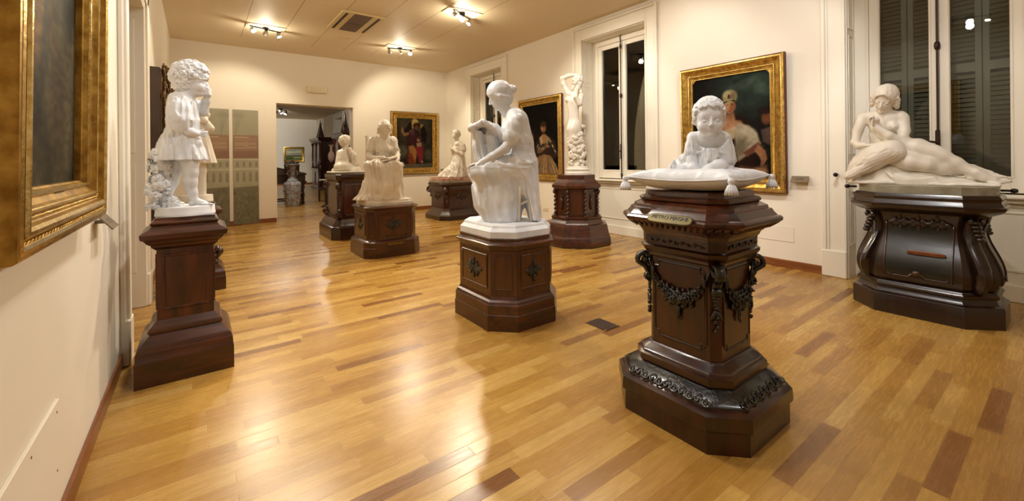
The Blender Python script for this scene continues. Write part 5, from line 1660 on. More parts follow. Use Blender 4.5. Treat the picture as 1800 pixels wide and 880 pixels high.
# ------------------------------------------------------------------ seated woman with a tablet
def seated():
    S, t = statue('marble_statue', 2.48, 6.9, .7905, 'cream marble seated woman facing the visitor with a tablet on her lap')
    p = S.p; mt = M['marble']; h = .0075
    sl = stack(t, 'plinth', .38, .38, .12, [(0, 0), (.05, 0), (.055, -.008), (.085, -.012)], mt); sl.rotation_euler = (0, 0, S.az)
    hc, hf, hu, hs = p(676.5, 227, -.06), (.18, -.92, -.32), (.0, -.32, .93), .28
    V = Vol((-.42, -.42, .05), (.42, .3, 1.5), h)
    V.chain([(p(674, 238, -.0), .06), (p(673, 248, .03), .065)], .03)
    head(V, hc, hf, hu, hs, .1)
    V.chain([(p(652, 262, .03), .06), (p(650, 276, -.03), .052), (p(662, 279, -.17), .045), (p(674, 277, -.24), .03)], .02)
    hand(V, p(674, 277, -.24), (.9, -.3, -.1), (0, 0, -1), .16, (.3, .5, .4), 1)
    V.chain([(p(692, 258, .03), .06), (p(698, 272, -.03), .05), (p(698, 279, -.16), .042), (p(698, 280, -.24), .03)], .02)
    hand(V, p(698, 279, -.24), (-.3, -.7, -.5), (0, 0, -1), .15, (.5, .6, .4), -1)
    foot(V, p(706, 352, -.2), (.4, -1, -.1), (0, 0, 1), .24, 1)
    V.mesh('body', mt, t)
    D = Vol((-.48, -.45, .05), (.45, .36, 1.28), h)
    D.ell(p(673, 257, .04), (.19, .12, .13)); D.ell(p(673, 272, .05), (.14, .11, .15), None, .05); D.cap(p(657, 247, .04), .075, p(690, 248, .04), .075, .05)
    D.ell(p(665, 262, -.04), (.06, .06, .055), None, .03); D.ell(p(683, 262, -.04), (.06, .06, .055), None, .03)
    for sx in (-1, 1):
        D.chain([(p(672 + sx * 16, 293, .03), .13), (p(676 + sx * 14, 291, -.22), .105)], .05)
    D.chain([(p(655, 250, .03), .068), (p(651, 262, .0), .072)], .03); D.chain([(p(690, 250, .03), .066), (p(694, 262, .0), .068)], .03)
    a, b_, c_, d_ = p(676, 292), p(674, 315), p(672, 338), p(669, 356)
    D.skirt([(a[2] + .05, a[0], -.1, .26, .2), (a[2], a[0], -.1, .28, .23), (b_[2], b_[0], -.1, .29, .26), (c_[2], c_[0] - .01, -.08, .335, .28), (d_[2], d_[0] - .03, -.06, .375, .31), (.09, d_[0] - .03, -.06, .39, .32)], 15, .10, 5, .04, .15)
    D.chain([(p(640, 350, -.12), .07), (p(634, 354, -.16), .05)], .04)
    D.noise((-.48, -.45, .07), (.45, .36, .7), (.06, .06, .5), .02, 8, dirs=((1, 0, .15), (0, 1, 0), (-.15, 0, 1)))
    D.noise((-.48, -.45, .6), (.45, .36, 1.28), (.05, .05, .16), .01, 9)
    D.cutz(.085); D.mesh('gown', mt, t)
    Hv, P, A = hair_cap(.007, hc, hf, hu, hs, .05, (.34, .27, .42), (.43, 0, -.14)); Hv.face()
    for sd in (-1, 1):
        for q in range(6): Hv.ell(P(.06 - .05 * q, sd * .34, .14 - .08 * q), [.085 * hs] * 3, None, .03 * hs)
    Hv.noise(*[list(V3(*hc) + k * hs * .75) for k in (-1, 1)], (.03, .03, .03), .006, 6); Hv.mesh('hair', mt, t)
    b = MB(); q = [p(660, 288, -.3), p(699, 277, -.3), p(699, 274, -.12), p(664, 284, -.12)]
    up = Vector((0, 0, .022)); b.add([Vector(v) for v in q] + [Vector(v) + up for v in q], [(0, 3, 2, 1), (4, 5, 6, 7), (0, 1, 5, 4), (1, 2, 6, 5), (2, 3, 7, 6), (3, 0, 4, 7)])
    b.build('tablet', mt, t)
    b = MB()
    for px, py in ((645, 241), (700, 266)):
        a = p(px, py, .22); b.lathe([(.0, .05), (.03, .03), (.035, 0), (.02, -.03), (.025, -.05), (.025, -a[2] + .09)], a, 12)
    a, c_ = p(645, 262, .22), p(700, 272, .22); b.tube([a, ((a[0] + c_[0]) / 2, .25, a[2] + .06), c_], .03, 8)
    b.box((-.28, -.02, .40), (.3, .25, .45), .01)
    b.build('chair', mt, t, True)
    return t
seated()

# ------------------------------------------------------------------ boy seen from behind
def boy_back():
    S, t = statue('marble_statue', 2.45, 8.95, 1.2625, 'cream marble boy sitting with his back to the visitor by the wide opening')
    p = S.p; mt = M['marble']; h = .0105
    b = MB(); b.box((-.33, -.3, 0), (.33, .3, .03), .008); o = b.build('plinth', mt, t); o.rotation_euler = (0, 0, S.az)
    V = Vol((-.34, -.3, .02), (.36, .3, .85), h)
    V.ell(p(605, 293, 0), (.20, .17, .12)); V.ell(p(604, 282, .02), (.15, .11, .17), None, .05); V.ell(p(605, 270, .03), (.14, .09, .10), None, .04)
    V.cap(p(606, 266, .02), .06, p(607, 258, .02), .055, .03)
    hc, hf, hu, hs = p(607, 249, .02), (.85, .5, -.15), (.1, 0, 1), .24
    head(V, hc, hf, hu, hs, .8)
    V.chain([(p(615, 266, .02), .055), (p(621, 278, .06), .05), (p(620, 290, .1), .04)], .02)
    V.chain([(p(597, 268, .04), .055), (p(594, 284, .05), .045), (p(598, 294, .12), .035)], .02)
    V.chain([(p(608, 296, .02), .10), (p(620, 295, -.02), .085), (p(628, 298, -.04), .06), (p(618, 300, -.12), .05)], .04)
    V.chain([(p(598, 297, .0), .09), (p(588, 300, .1), .06)], .04)
    V.mesh('body', mt, t)
    D = Vol((-.1, -.2, .15), (.34, .25, .7), h)
    D.chain([(p(614, 263, -.03), .045), (p(622, 275, -.05), .06), (p(625, 288, -.05), .07)], .03); D.noise((-.1, -.2, .15), (.34, .25, .7), (.03, .03, .2), .014, 3)
    D.mesh('shirt', mt, t)
    Hv, P, A = hair_cap(.0095, hc, hf, hu, hs, .05); Hv.face(); curls(Hv, P, A, hs, 80, .1, 8, .06); Hv.mesh('hair', mt, t)
boy_back()

# ------------------------------------------------------------------ kneeling girl
def kneeling():
    S, t = statue('marble_statue', 5.37, 9.85, .9255, 'small cream marble girl kneeling in prayer on a banded slab at the back')
    p = S.p; mt = M['marble']; h = .011
    sl = stack(t, 'slab', .5, .5, .12, [(0, 0), (.04, 0), (.045, -.01), (.05, -.01)], M['marble_grey']); sl.rotation_euler = (0, 0, S.az)
    sl = stack(t, 'banded_slab', .48, .48, .1, [(.05, 0), (.1, 0), (.105, -.01), (.125, -.015)], M['marble_red']); sl.rotation_euler = (0, 0, S.az)
    V = Vol((-.35, -.3, .1), (.5, .3, 1.45), h)
    hc, hf, hu, hs = p(801, 236, 0), (-.85, -.5, .08), (.0, 0, 1), .25
    head(V, hc, hf, hu, hs, .3)
    V.cap(p(803, 246, .02), .055, p(805, 252, .02), .06, .03)
    V.chain([(p(812, 260, -.1), .06), (p(813, 271, -.13), .05), (p(803, 267, -.14), .042), (p(795, 261, -.1), .03)], .02)
    V.chain([(p(800, 260, .1), .055), (p(797, 270, .06), .045), (p(794, 262, -.04), .03)], .02)
    V.chain([(p(794, 261, -.08), .035), (p(792, 254, -.08), .018)], .01)
    V.mesh('body', mt, t)
    D = Vol((-.5, -.36, .1), (.5, .36, 1.2), h)
    D.ell(p(806, 262, 0), (.12, .13, .16)); D.ell(p(806, 253, 0), (.11, .15, .07), None, .04)
    D.cap(p(812, 257, -.1), .08, p(814, 263, -.12), .075, .03)
    a, b_, c_, d_ = p(807, 275), p(805, 290), p(801, 303), p(797, 311)
    D.skirt([(a[2] + .06, a[0], 0, .12, .12), (a[2], a[0], 0, .13, .14), (b_[2], b_[0], 0, .19, .19), (c_[2], c_[0], 0, .27, .24), (d_[2], d_[0], 0, .34, .28)], 13, .1, 4, .04, .2)
    D.chain([(p(800, 292, 0), .1), (p(785, 303, 0), .08), (p(774, 309, 0), .05)], .06, flat=((0, 1, 0), 1.8))
    D.noise((-.5, -.36, .12), (.5, .36, 1.2), (.06, .06, .4), .02, 8, dirs=((1, 0, .5), (0, 1, 0), (-.5, 0, 1)))
    D.cutz(.125); D.mesh('gown', mt, t)
    Hv, P, A = hair_cap(.011, hc, hf, hu, hs, .045); Hv.face(); Hv.ell(P(-.48, 0, .0), [.14 * hs] * 3, None, .02); Hv.noise(*[list(V3(*hc) + k * hs * .75) for k in (-1, 1)], (.03, .03, .03), .006, 6); Hv.mesh('hair', mt, t)
kneeling()

# ------------------------------------------------------------------ slender nude rising from roses
def nude():
    S, t = statue('marble_statue', 5.45, 5.415, 1.2155, 'tall slender white marble nude with one arm raised, roses climbing her legs')
    p = S.p; mt = M['marble']; h = .0065
    b = MB(); b.lathe([(.235, 0), (.235, .035), (.215, .045), (.2, .06), (.205, .08), (.215, .085), (.215, .1), (.19, .115), (.18, .15), (.0, .155)], (.03, 0, 0), 40); b.build('plinth', mt, t, angle=40)
    V = Vol((-.28, -.22, .1), (.26, .22, 1.88), h)
    V.chain([(p(1016, 296, 0), .12), (p(1016, 270, 0), .11), (p(1014, 245, 0), .12)], .04, flat=((0, 1, 0), .85))
    for sd in (-1, 1):
        V.chain([(p(1012 + sd * 3, 290, sd * .03), .05), (p(1013 + sd * 4, 262, sd * .04), .06), (p(1012 + sd * 5, 246, sd * .04), .072), (p(1010 + sd * 5, 228, sd * .05), .092)], .04)
    V.ell(p(1010, 224, 0), (.118, .105, .13), None, .08); V.cap(p(1009, 215, 0), .095, p(1007, 180, 0), .093, .08); V.ell(p(1008, 181, 0), (.108, .085, .12), None, .06)
    V.cap(p(1000, 166, 0), .06, p(1020, 168, 0), .055, .05)
    V.ell(p(997, 175, -.04), (.045, .045, .048), None, .035); V.ell(p(1006, 177, -.06), (.045, .045, .048), None, .035)
    V.cap(p(1011, 164, 0), .05, p(1015, 154, 0), .048, .03)
    hc, hf, hu, hs = p(1016.5, 146, -.02), (.35, -.9, -.15), (-.1, 0, 1), .245
    head(V, hc, hf, hu, hs, 0)
    V.chain([(p(998, 162, 0), .055), (p(991, 148, .0), .046), (p(988.5, 138, .0), .042), (p(1000, 132.5, .02), .038), (p(1012, 131.5, .02), .027)], .02)
    hand(V, p(1012, 131.5, .02), (1, -.1, .0), (0, 0, -1), .15, (.2, .3, .3), 1)
    V.chain([(p(1022, 168, -.02), .05), (p(1019, 182, -.1), .045), (p(1012, 170, -.14), .036), (p(1014, 160, -.15), .026)], .02)
    hand(V, p(1014, 160, -.15), (.15, -.1, 1), (.3, 1, 0), .13, (.2, .3, .2), 1)
    V.mesh('body', mt, t)
    Hv, P, A = hair_cap(.008, hc, hf, hu, hs, .06); Hv.face(); curls(Hv, P, A, hs, 90, .08, 2, .06)
    Hv.chain([(P(-.2, .3, -.1), .1 * hs), (P(-.1, .42, -.4), .09 * hs)], .03); Hv.mesh('hair', mt, t)
    b = MB(); rs = random.Random(9)
    for i in range(165):
        z = (i + rs.random()) / 165
        py = 296 - 74 * z; cx, cy, cz = p(1014 + 2 * math.sin(z * 7), py, 0)
        a = rs.uniform(0, 2 * PI) ; Rr = .15 * (1 - .16 * z)
        if z > .84 and -2.2 < (a - 2 * PI if a > PI else a) < -.9: continue
        pos = (cx + Rr * math.cos(a), cy + Rr * math.sin(a) * .9, max(.16, cz))
        rose(b, pos, (math.cos(a), math.sin(a), rs.uniform(-.3, .5)), rs.uniform(.036, .052), rs)
    b.build('roses', mt, t, True)
nude()
# ================================================================== PICTURES
def hexrgb(h): return np.array([int(h[i:i + 2], 16) / 255 for i in (0, 2, 4)])

class Paint:
    dark = .5
    def __init__(s, w_, h_, base, seed=0):
        s.w, s.h = w_, h_
        s.img = np.ones((h_, w_, 3)) * hexrgb(base)
        s.v, s.u = np.mgrid[0:h_, 0:w_].astype(float); s.u /= (w_ - 1); s.v /= (h_ - 1)
        s.rg = np.random.RandomState(seed)
        s.asp = h_ / w_
    def blend(s, m, col, a=1): m = (np.clip(m, 0, 1) * a)[..., None]; s.img = s.img * (1 - m) + hexrgb(col) * m
    def ell(s, cx, cy, rx, ry, col, ang=0, soft=.25, a=1):
        """centre and radii in widths of the picture"""
        x = s.u - cx; y = (s.v - cy) * s.asp; c, n = math.cos(ang), math.sin(ang)
        xx = x * c + y * n; yy = -x * n + y * c
        d = np.sqrt((xx / rx) ** 2 + (yy / ry) ** 2); s.blend((1 - d) / soft + .5, col, a)
    def poly(s, pts, col, soft=.012, a=1):
        pts = np.array(pts, float); n = len(pts); ins = np.zeros(s.u.shape, bool); dist = np.full(s.u.shape, 9.)
        for i in range(n):
            x0, y0 = pts[i]; x1, y1 = pts[(i + 1) % n]
            c = ((y0 > s.v) != (y1 > s.v)); 
            with np.errstate(divide='ignore', invalid='ignore'):
                xi = (x1 - x0) * (s.v - y0) / (y1 - y0 + 1e-12) + x0
            ins ^= c & (s.u < xi)
            ex, ey = x1 - x0, (y1 - y0) * s.asp; px, py = s.u - x0, (s.v - y0) * s.asp
            t = np.clip((px * ex + py * ey) / (ex * ex + ey * ey + 1e-12), 0, 1)
            dist = np.minimum(dist, np.hypot(px - t * ex, py - t * ey))
        sd = np.where(ins, dist, -dist); s.blend(sd / soft + .5, col, a)
    def noise(s, amp, n=12, aniso=1.0, col=None):
        r = s.rg.rand(int(n * s.asp / aniso) + 3, n + 3)
        yy = s.v * (r.shape[0] - 2); xx = s.u * (r.shape[1] - 2); i, j = yy.astype(int), xx.astype(int); fy, fx = yy - i, xx - j
        fy, fx = fy * fy * (3 - 2 * fy), fx * fx * (3 - 2 * fx)
        f = (r[i, j] * (1 - fy) + r[i + 1, j] * fy) * (1 - fx) + (r[i, j + 1] * (1 - fy) + r[i + 1, j + 1] * fy) * fx
        if col: s.blend((f - .45) * 2.2, col, amp)
        else: s.img *= (1 + amp * (f[..., None] - .5) * 2)
    def brush(s, amp=.08): s.img *= (1 + amp * (s.rg.rand(s.h, s.w, 1) - .5) * 2)
    def object(s, name, W, H, mat, parent=None, rnd=0, y=0):
        """a flat picture W x H metres standing on its lower edge at z = 0, painted side towards -y"""
        img = np.clip(s.img, 0, 1)
        lin = np.where(img < .04045, img / 12.92, ((img + .055) / 1.055) ** 2.4) * s.dark
        xs = np.linspace(-W / 2, W / 2, s.w); zs = np.linspace(H, 0, s.h)
        co = np.zeros((s.h, s.w, 3)); co[..., 0] = xs[None]; co[..., 2] = zs[:, None]; co[..., 1] = y
        me = bpy.data.meshes.new(name); nv = s.w * s.h
        idx = np.arange(nv).reshape(s.h, s.w)
        q = np.stack([idx[:-1, :-1], idx[1:, :-1], idx[1:, 1:], idx[:-1, 1:]], -1).reshape(-1, 4)
        me.vertices.add(nv); me.vertices.foreach_set('co', co.astype(np.float32).ravel())
        me.loops.add(len(q) * 4); me.loops.foreach_set('vertex_index', q.astype(np.int32).ravel())
        me.polygons.add(len(q)); me.polygons.foreach_set('loop_start', (np.arange(len(q)) * 4).astype(np.int32))
        me.update(calc_edges=True)
        at = me.color_attributes.new('paint', 'FLOAT_COLOR', 'POINT')
        c4 = np.ones((nv, 4), np.float32); c4[:, :3] = lin.reshape(-1, 3); at.data.foreach_set('color', c4.ravel())
        return link_mesh(name, me, mat, parent)

def frame_ring(name, W, H, prof, mat, parent, z0=0):
    """mitred moulding: prof = (inset, standing-out) from the outer edge inwards"""
    b = MB(); rings = []
    for i, d in prof:
        rings.append([(-W / 2 + i, -d, z0 + i), (W / 2 - i, -d, z0 + i), (W / 2 - i, -d, z0 + H - i), (-W / 2 + i, -d, z0 + H - i)])
    b.rings(rings, caps=False)
    o = b.build(name, mat, parent, angle=35)
    return o

def beads(name, W, H, ins, out, r, step, mat, parent, shape='ball', z0=0):
    b = MB()
    for x0, z0_, x1, z1 in ((-W / 2 + ins, ins, W / 2 - ins, ins), (W / 2 - ins, ins, W / 2 - ins, H - ins), (W / 2 - ins, H - ins, -W / 2 + ins, H - ins), (-W / 2 + ins, H - ins, -W / 2 + ins, ins)):
        L_ = math.hypot(x1 - x0, z1 - z0_); n = max(2, int(L_ / step)); dx, dz = (x1 - x0) / L_, (z1 - z0_) / L_
        for k in range(n):
            t = (k + .5) / n; c = (x0 + (x1 - x0) * t, -out, z0 + z0_ + (z1 - z0_) * t)
            if shape == 'ball': b.ball(c, r, 6, 4)
            else:
                a = math.atan2(dz, dx) + (.6 if k % 2 else -.6)
                b.ball(c, (r * 1.7, r * .6, r * .55), 6, 4, Matrix.Rotation(-a, 3, 'Y'))
    return b.build(name, mat, parent, True)

def painting(loc, rz, W, H, mem, depth, paint, lab, style='gold', tilt=1.0, edge='redbole', oval=False, plate=False, dark=False):
    t = empty('painting', loc, rz, lab, 'painting'); t.rotation_euler = (R(tilt), 0, rz)
    d = depth
    g = M['gold']
    frame_ring('frame_edge', W, H, [(0, 0), (0, d * .55), (.008, d * .62), (.012, d * .6)], M[edge], t)
    pr = [(.006, d * .55), (.009, d * .86), (.014, d * .94), (.04, d * .98), (.046, d * .88), (.058, d * .86), (.068, d * .96), (.082, d * 1.0), (.094, d * .96), (.098, d * .78), (.104, d * .74), (.118, d * .70), (.124, d * .76), (.136, d * .76), (.142, d * .60), (.162, d * .48), (.168, d * .54), (.178, d * .52), (.184, d * .34), (mem, d * .3), (mem, .006)] if style == 'deep' else [(.006, d * .55), (.012, d * .8), (.03, d * .95), (.045, d * .96), (.055, d * .82), (.07, d * .72), (mem * .5, d * .55), (mem * .62, d * .42), (mem * .66, d * .5), (mem * .74, d * .52), (mem * .78, d * .36), (mem * .9, d * .26), (mem * .94, d * .3), (mem, d * .28), (mem, .006)]
    frame_ring('gilt_frame', W, H, pr, g if not dark else M['golddark'], t)
    if style != 'deep': frame_ring('sight_edge', W, H, [(mem * .93, d * .3), (mem * .955, d * .36), (mem * 1.0, d * .36), (mem * 1.03, d * .2), (mem * 1.03, .006)], M['goldlight'], t)
    if style == 'deep': frame_ring('burnished_band', W, H, [(.124, d * .76), (.128, d * .80), (.133, d * .80), (.137, d * .76)], M['goldlight'], t); frame_ring('inner_torus', W, H, [(.066, d * .95), (.074, d * 1.02), (.084, d * 1.03), (.094, d * .96)], M['goldlight'], t); frame_ring('sight_edge', W, H, [(.165, d * .5), (.17, d * .58), (.177, d * .57), (.18, d * .5)], M['goldlight'], t)
    else: frame_ring('burnished_band', W, H, [(mem * .655, d * .49), (mem * .68, d * .56), (mem * .72, d * .56), (mem * .75, d * .5)], M['goldlight'], t)
    if style != 'plain':
        beads('leaf_beading', W, H, .062 if style != 'deep' else .052, d * (.80 if style != 'deep' else .89), .0075, .017, M['gold'], t, 'leaf')
        frame_ring('outer_torus', W, H, [(.02, d * .86), (.026, d * .97), (.038, d * 1.0), (.048, d * .96), (.054, d * .84)], M['goldlight'], t)
        beads('bead_row', W, H, mem * .58, d * (.73 if style == 'deep' else .5), .006, .016, M['goldlight'], t)
    paint.object('canvas', W - 2 * mem, H - 2 * mem, M['canvas'], t, y=-.008).location = (0, 0, mem)
    if oval:                      # rounded spandrels in the corners
        b = MB(); w2, z0, z1, r = W / 2 - mem * 1.0, mem, H - mem, .09
        for sx in (-1, 1):
            for zz, sz in ((z0, 1), (z1, -1)):
                arc = [(sx * (w2 - r + r * math.sin(a)), -.02, zz + sz * (r - r * math.cos(a))) for a in [PI / 2 * k / 8 for k in range(9)]]
                c = (sx * w2, -.02, zz)
                for k in range(8):
                    v = [c, arc[k], arc[k + 1]]; b.add(v, [(0, 1, 2)])
        b.build('corner_spandrels', M['gold'], t)
    if plate:
        b = MB(); b.box((-.07, -d * .5, mem * .8), (.07, -d * .42, mem * .95), .004); b.build('title_plate', M['oldbrass'], t)
    b = MB(); b.box((-W / 2 + .02, -.003, .02), (W / 2 - .02, .012, H - .02)); b.build('back_board', M['darkwood'], t)
    return t

# --- large dark painting at the left edge
P = Paint(90, 150, '3a3527', 1); P.dark = .8
P.noise(.5, 6); P.noise(.35, 5, .6, '57503a'); P.ell(.5, .3, .3, .5, '4c4a3a', 0, .9, .7)
P.ell(.42, .52, .07, .34, '8a6a44', .05, .5, .8); P.ell(.40, .43, .06, .07, '9a7850', 0, .4, .8); P.ell(.66, .44, .05, .16, '7d5f3c', .1, .6, .7); P.ell(.6, .62, .05, .14, '6b5236', -.3, .6, .6)
P.ell(.7, .8, .12, .3, '4a3c28', 0, .8, .5); P.ell(.3, .12, .3, .1, '5d5640', 0, .9, .5)
P.noise(.2, 20, .4); P.brush(.03)
painting((XL + .005, 2.26, 1.235), R(90), 1.32, 1.95, .19, .10, P, 'large dark painting in a deep gilt frame filling the left edge', 'deep', tilt=.9, plate=True)

# --- turbaned woman on the right wall
P = Paint(150, 210, '17130f', 2)
P.noise(.4, 8)
P.ell(.75, .12, .45, .35, '2c3b33', 0, .9, .9); P.ell(.68, .10, .2, .06, '5a6b5c', -.3, .8, .7); P.ell(.9, .16, .16, .08, '4d5f50', .3, .8, .7); P.ell(.6, .3, .3, .25, '242c27', 0, .9, .6); P.noise(.25, 9)
P.u = P.u - .085
P.poly([(.20, .50), (.36, .40), (.55, .38), (.66, .46), (.74, .62), (.72, .98), (.16, .98), (.12, .7)], '2a1710', .05)
P.ell(.42, .30, .075, .10, 'c08a62', .1, .35); P.ell(.455, .30, .035, .09, '8a5638', .1, .7, .7); P.ell(.395, .285, .03, .05, 'd6a67c', 0, .8, .6)
P.poly([(.375, .38), (.47, .37), (.49, .44), (.56, .45), (.60, .50), (.50, .58), (.36, .56), (.25, .47), (.36, .44)], 'b98560', .03)
P.ell(.40, .49, .10, .06, 'c99a72', 0, .8, .7); P.ell(.42, .40, .04, .05, '8c5b3e', 0, .7, .6)
P.ell(.42, .205, .098, .092, 'a3946a', -.05, .3); P.ell(.385, .18, .05, .045, 'c8ba8e', -.4, .7, .8); P.ell(.41, .205, .016, .03, '5a2c18', 0, .5); P.ell(.47, .20, .035, .05, '7d6f4c', .5, .8, .7); P.ell(.42, .245, .085, .018, 'bfb080', 0, .6, .7)
for x_, y_ in ((.395, .288), (.445, .286)): P.ell(x_, y_, .013, .006, '3c2418', 0, .6)
P.ell(.42, .318, .012, .016, '9c6848', 0, .7, .8); P.ell(.42, .345, .022, .008, '8a3a2c', 0, .5); P.poly([(.355, .25), (.485, .24), (.50, .30), (.485, .26), (.42, .245), (.36, .262)], '2b1a12', .01)
P.poly([(.36, .53), (.48, .50), (.53, .55), (.47, .62), (.40, .64), (.37, .60)], 'c9b08a', .03)
P.u = P.u + .085
P.poly([(.60, .47), (.74, .50), (.84, .58), (.88, .68), (.80, .74), (.68, .80), (.60, .84), (.57, .70), (.56, .56)], 'b8ab90', .03)
for k in range(7): P.ell(.66 + .03 * k, .60 + .022 * k, .012, .085, '8d826a' if k % 2 else 'c8bda0', .35 + .1 * k, .8, .45)
P.ell(.62, .72, .08, .16, '6a5f4a', .4, .9, .7); P.ell(.74, .56, .09, .06, 'd4c8ac', .5, .8, .7); P.poly([(.66, .76), (.85, .66), (.88, .69), (.72, .80)], '7a4a3a', .02)
P.poly([(.84, .68), (.93, .74), (.95, .82), (.90, .88), (.86, .80), (.80, .74)], 'a8744e', .02); P.ell(.89, .86, .02, .05, '8c5b3c', .3, .6)
P.ell(.95, .44, .06, .085, '7a4a30', .1, .5); P.ell(.93, .37, .08, .05, '2a1810', 0, .6); P.poly([(.88, .55), (1, .52), (1, .70), (.90, .66)], '5c4a40', .03)
P.poly([(.62, .88), (.78, .90), (.95, .87), (.95, .97), (.60, .98)], '6e4c34', .04); P.ell(.86, .93, .09, .04, 'a0744e', 0, .6); P.noise(.10, 22); P.brush(.03)
painting((XR - .005, 3.11, 1.0), R(-90), 1.52, 1.90, .195, .095, P, 'gilt framed painting of a turbaned woman behind the marble baby', 'rich', tilt=.9, oval=True)

# --- lute player between the far windows
P = Paint(110, 170, '120e0b', 3)
P.noise(.4, 8); P.ell(.3, .5, .25, .3, '1f1712', 0, .9, .8)
P.poly([(.38, .55), (.5, .46), (.72, .45), (.92, .55), (.97, .72), (.9, .8), (.35, .8), (.3, .66)], '3a281e', .03)
P.ell(.60, .345, .075, .105, 'a8764c', 0, .35); P.ell(.565, .335, .035, .07, 'c89a6c', 0, .8, .7); P.ell(.60, .29, .085, .06, '4a3320', 0, .5)
for x_ in (.575, .63): P.ell(x_, .34, .012, .006, '33200f', 0, .6)
P.ell(.60, .385, .02, .008, '7c3626', 0, .6)
P.poly([(.56, .43), (.65, .43), (.74, .50), (.62, .58), (.50, .52)], 'b98a5c', .02); P.poly([(.48, .48), (.56, .45), (.58, .56), (.52, .60)], 'cdb893', .02, .9); P.poly([(.68, .45), (.78, .50), (.70, .60), (.65, .56)], 'b59d76', .02, .8)
for k in range(6): P.ell(.80 + .03 * k, .55 + .035 * k, .018, .06, 'cdbfa6' if k % 2 == 0 else '4a3426', -.5, .6)
for k in range(4): P.ell(.42 + .012 * k, .58 + .02 * k, .014, .05, 'b8aa90' if k % 2 else '3a281e', .5, .6)
P.poly([(.40, .66), (.66, .58), (.72, .62), (.52, .70), (.42, .71)], '7a654a', .02); P.ell(.58, .64, .06, .02, 'b58a60', -.2, .5); P.ell(.72, .61, .05, .025, 'a87a52', .3, .5)
P.poly([(.42, .76), (.6, .72), (.78, .74), (.95, .88), (1, 1), (.30, 1), (.34, .86)], 'a07a54', .03)
for k in range(9): P.ell(.40 + .065 * k, .9, .014, .22, ['c9a67e', '6a4a30', '8a9070', 'd8b890'][k % 4], -.12 * (k - 4), .7, .7)
P.ell(.28, .46, .05, .08, '5c3a26', 0, .7); P.noise(.10, 18); P.brush(.03)
painting((XR - .005, 7.455, 1.0), R(-90), 1.55, 1.92, .16, .06, P, 'gilt framed painting of a lute player on the right wall behind the reading woman', 'rich', tilt=.6, edge='redbole')

# --- angel and child on the back wall
P = Paint(110, 150, '2f2a20', 4)
P.noise(.3, 6); P.ell(.5, .2, .5, .4, '5a523c', 0, .9, .7); P.ell(.5, .06, .09, .07, 'd8b870', 0, .4); P.ell(.44, .14, .05, .1, 'c8a868', 0, .6); P.ell(.70, .16, .07, .07, 'b89a60', .5, .6)
P.poly([(.22, .22), (.40, .04), (.42, .22), (.30, .30), (.18, .28)], '241a18', .03); P.poly([(.66, .2), (.76, .12), (.85, .3), (.80, .52), (.68, .44)], '1c1618', .03)
P.poly([(.30, .26), (.46, .20), (.62, .26), (.70, .4), (.72, .9), (.30, .9), (.26, .6)], '35211c', .04)
P.ell(.55, .15, .10, .085, '2a1812', 0, .5); P.ell(.55, .18, .055, .07, '6e4a34', 0, .4)
P.poly([(.13, .17), (.17, .20), (.20, .30), (.34, .28), (.34, .34), (.18, .36), (.12, .26)], 'a07850', .015)
P.poly([(.34, .24), (.46, .22), (.50, .36), (.40, .38)], '8a6450', .03, .9); P.ell(.42, .42, .13, .2, '4a2630', 0, .6, .8)
P.poly([(.32, .56), (.46, .54), (.56, .66), (.50, .92), (.42, .92), (.34, .72)], 'a8743c', .03); P.poly([(.32, .68), (.42, .72), (.52, .94), (.34, .95), (.28, .85)], '7a3a22', .04)
P.ell(.60, .43, .05, .065, 'b07c58', 0, .4); P.ell(.62, .39, .06, .04, '5a3424', 0, .5); P.poly([(.54, .50), (.68, .48), (.70, .58), (.56, .6)], 'b08a70', .02)
P.poly([(.52, .58), (.72, .56), (.74, .70), (.70, .90), (.62, .90), (.56, .74)], '8c2c34', .03); P.ell(.70, .88, .03, .03, 'b08a68', 0, .6)
P.ell(.16, .66, .14, .16, '6a6650', 0, .8, .8); P.ell(.88, .74, .12, .15, '5c5a48', 0, .8, .7); P.poly([(0, .93), (1, .91), (1, 1), (0, 1)], '7d7564', .04, .7); P.noise(.10, 18); P.brush(.03)
painting((5.26, YB - .004, 1.085), 0, 1.52, 1.86, .19, .07, P, 'gilt framed painting of a winged angel with a child on the back wall', 'rich', tilt=.6)

# --- far landscape
P = Paint(70, 56, '8a9a8c', 5); P.dark = .95
P.poly([(0, 0), (1, 0), (1, .55), (0, .55)], 'b8ae88', .02); P.ell(.5, .15, .5, .12, '8fa09a', 0, .8, .7); P.ell(.3, .3, .3, .08, 'd8cfa8', .1, .8, .8); P.ell(.75, .25, .25, .08, 'ddd2a6', -.1, .8, .8); P.ell(.6, .42, .4, .05, '7f9492', 0, .8, .8)
P.poly([(0, .56), (1, .56), (1, .62), (0, .63)], '3b4658', .02); P.poly([(0, .62), (1, .61), (1, 1), (0, 1)], '6f7a48', .02); P.poly([(0, .72), (.5, .74), (.4, .9), (0, .95)], '4a5a34', .03); P.poly([(.45, .7), (1, .68), (1, .8), (.5, .82)], 'a8a070', .03); P.brush(.1)
painting((5.02, YFAR - .004, 1.45), 0, 1.2, 1.0, .13, .05, P, 'small gilt framed landscape on the far wall of the back room', 'plain', tilt=0, edge='gold')

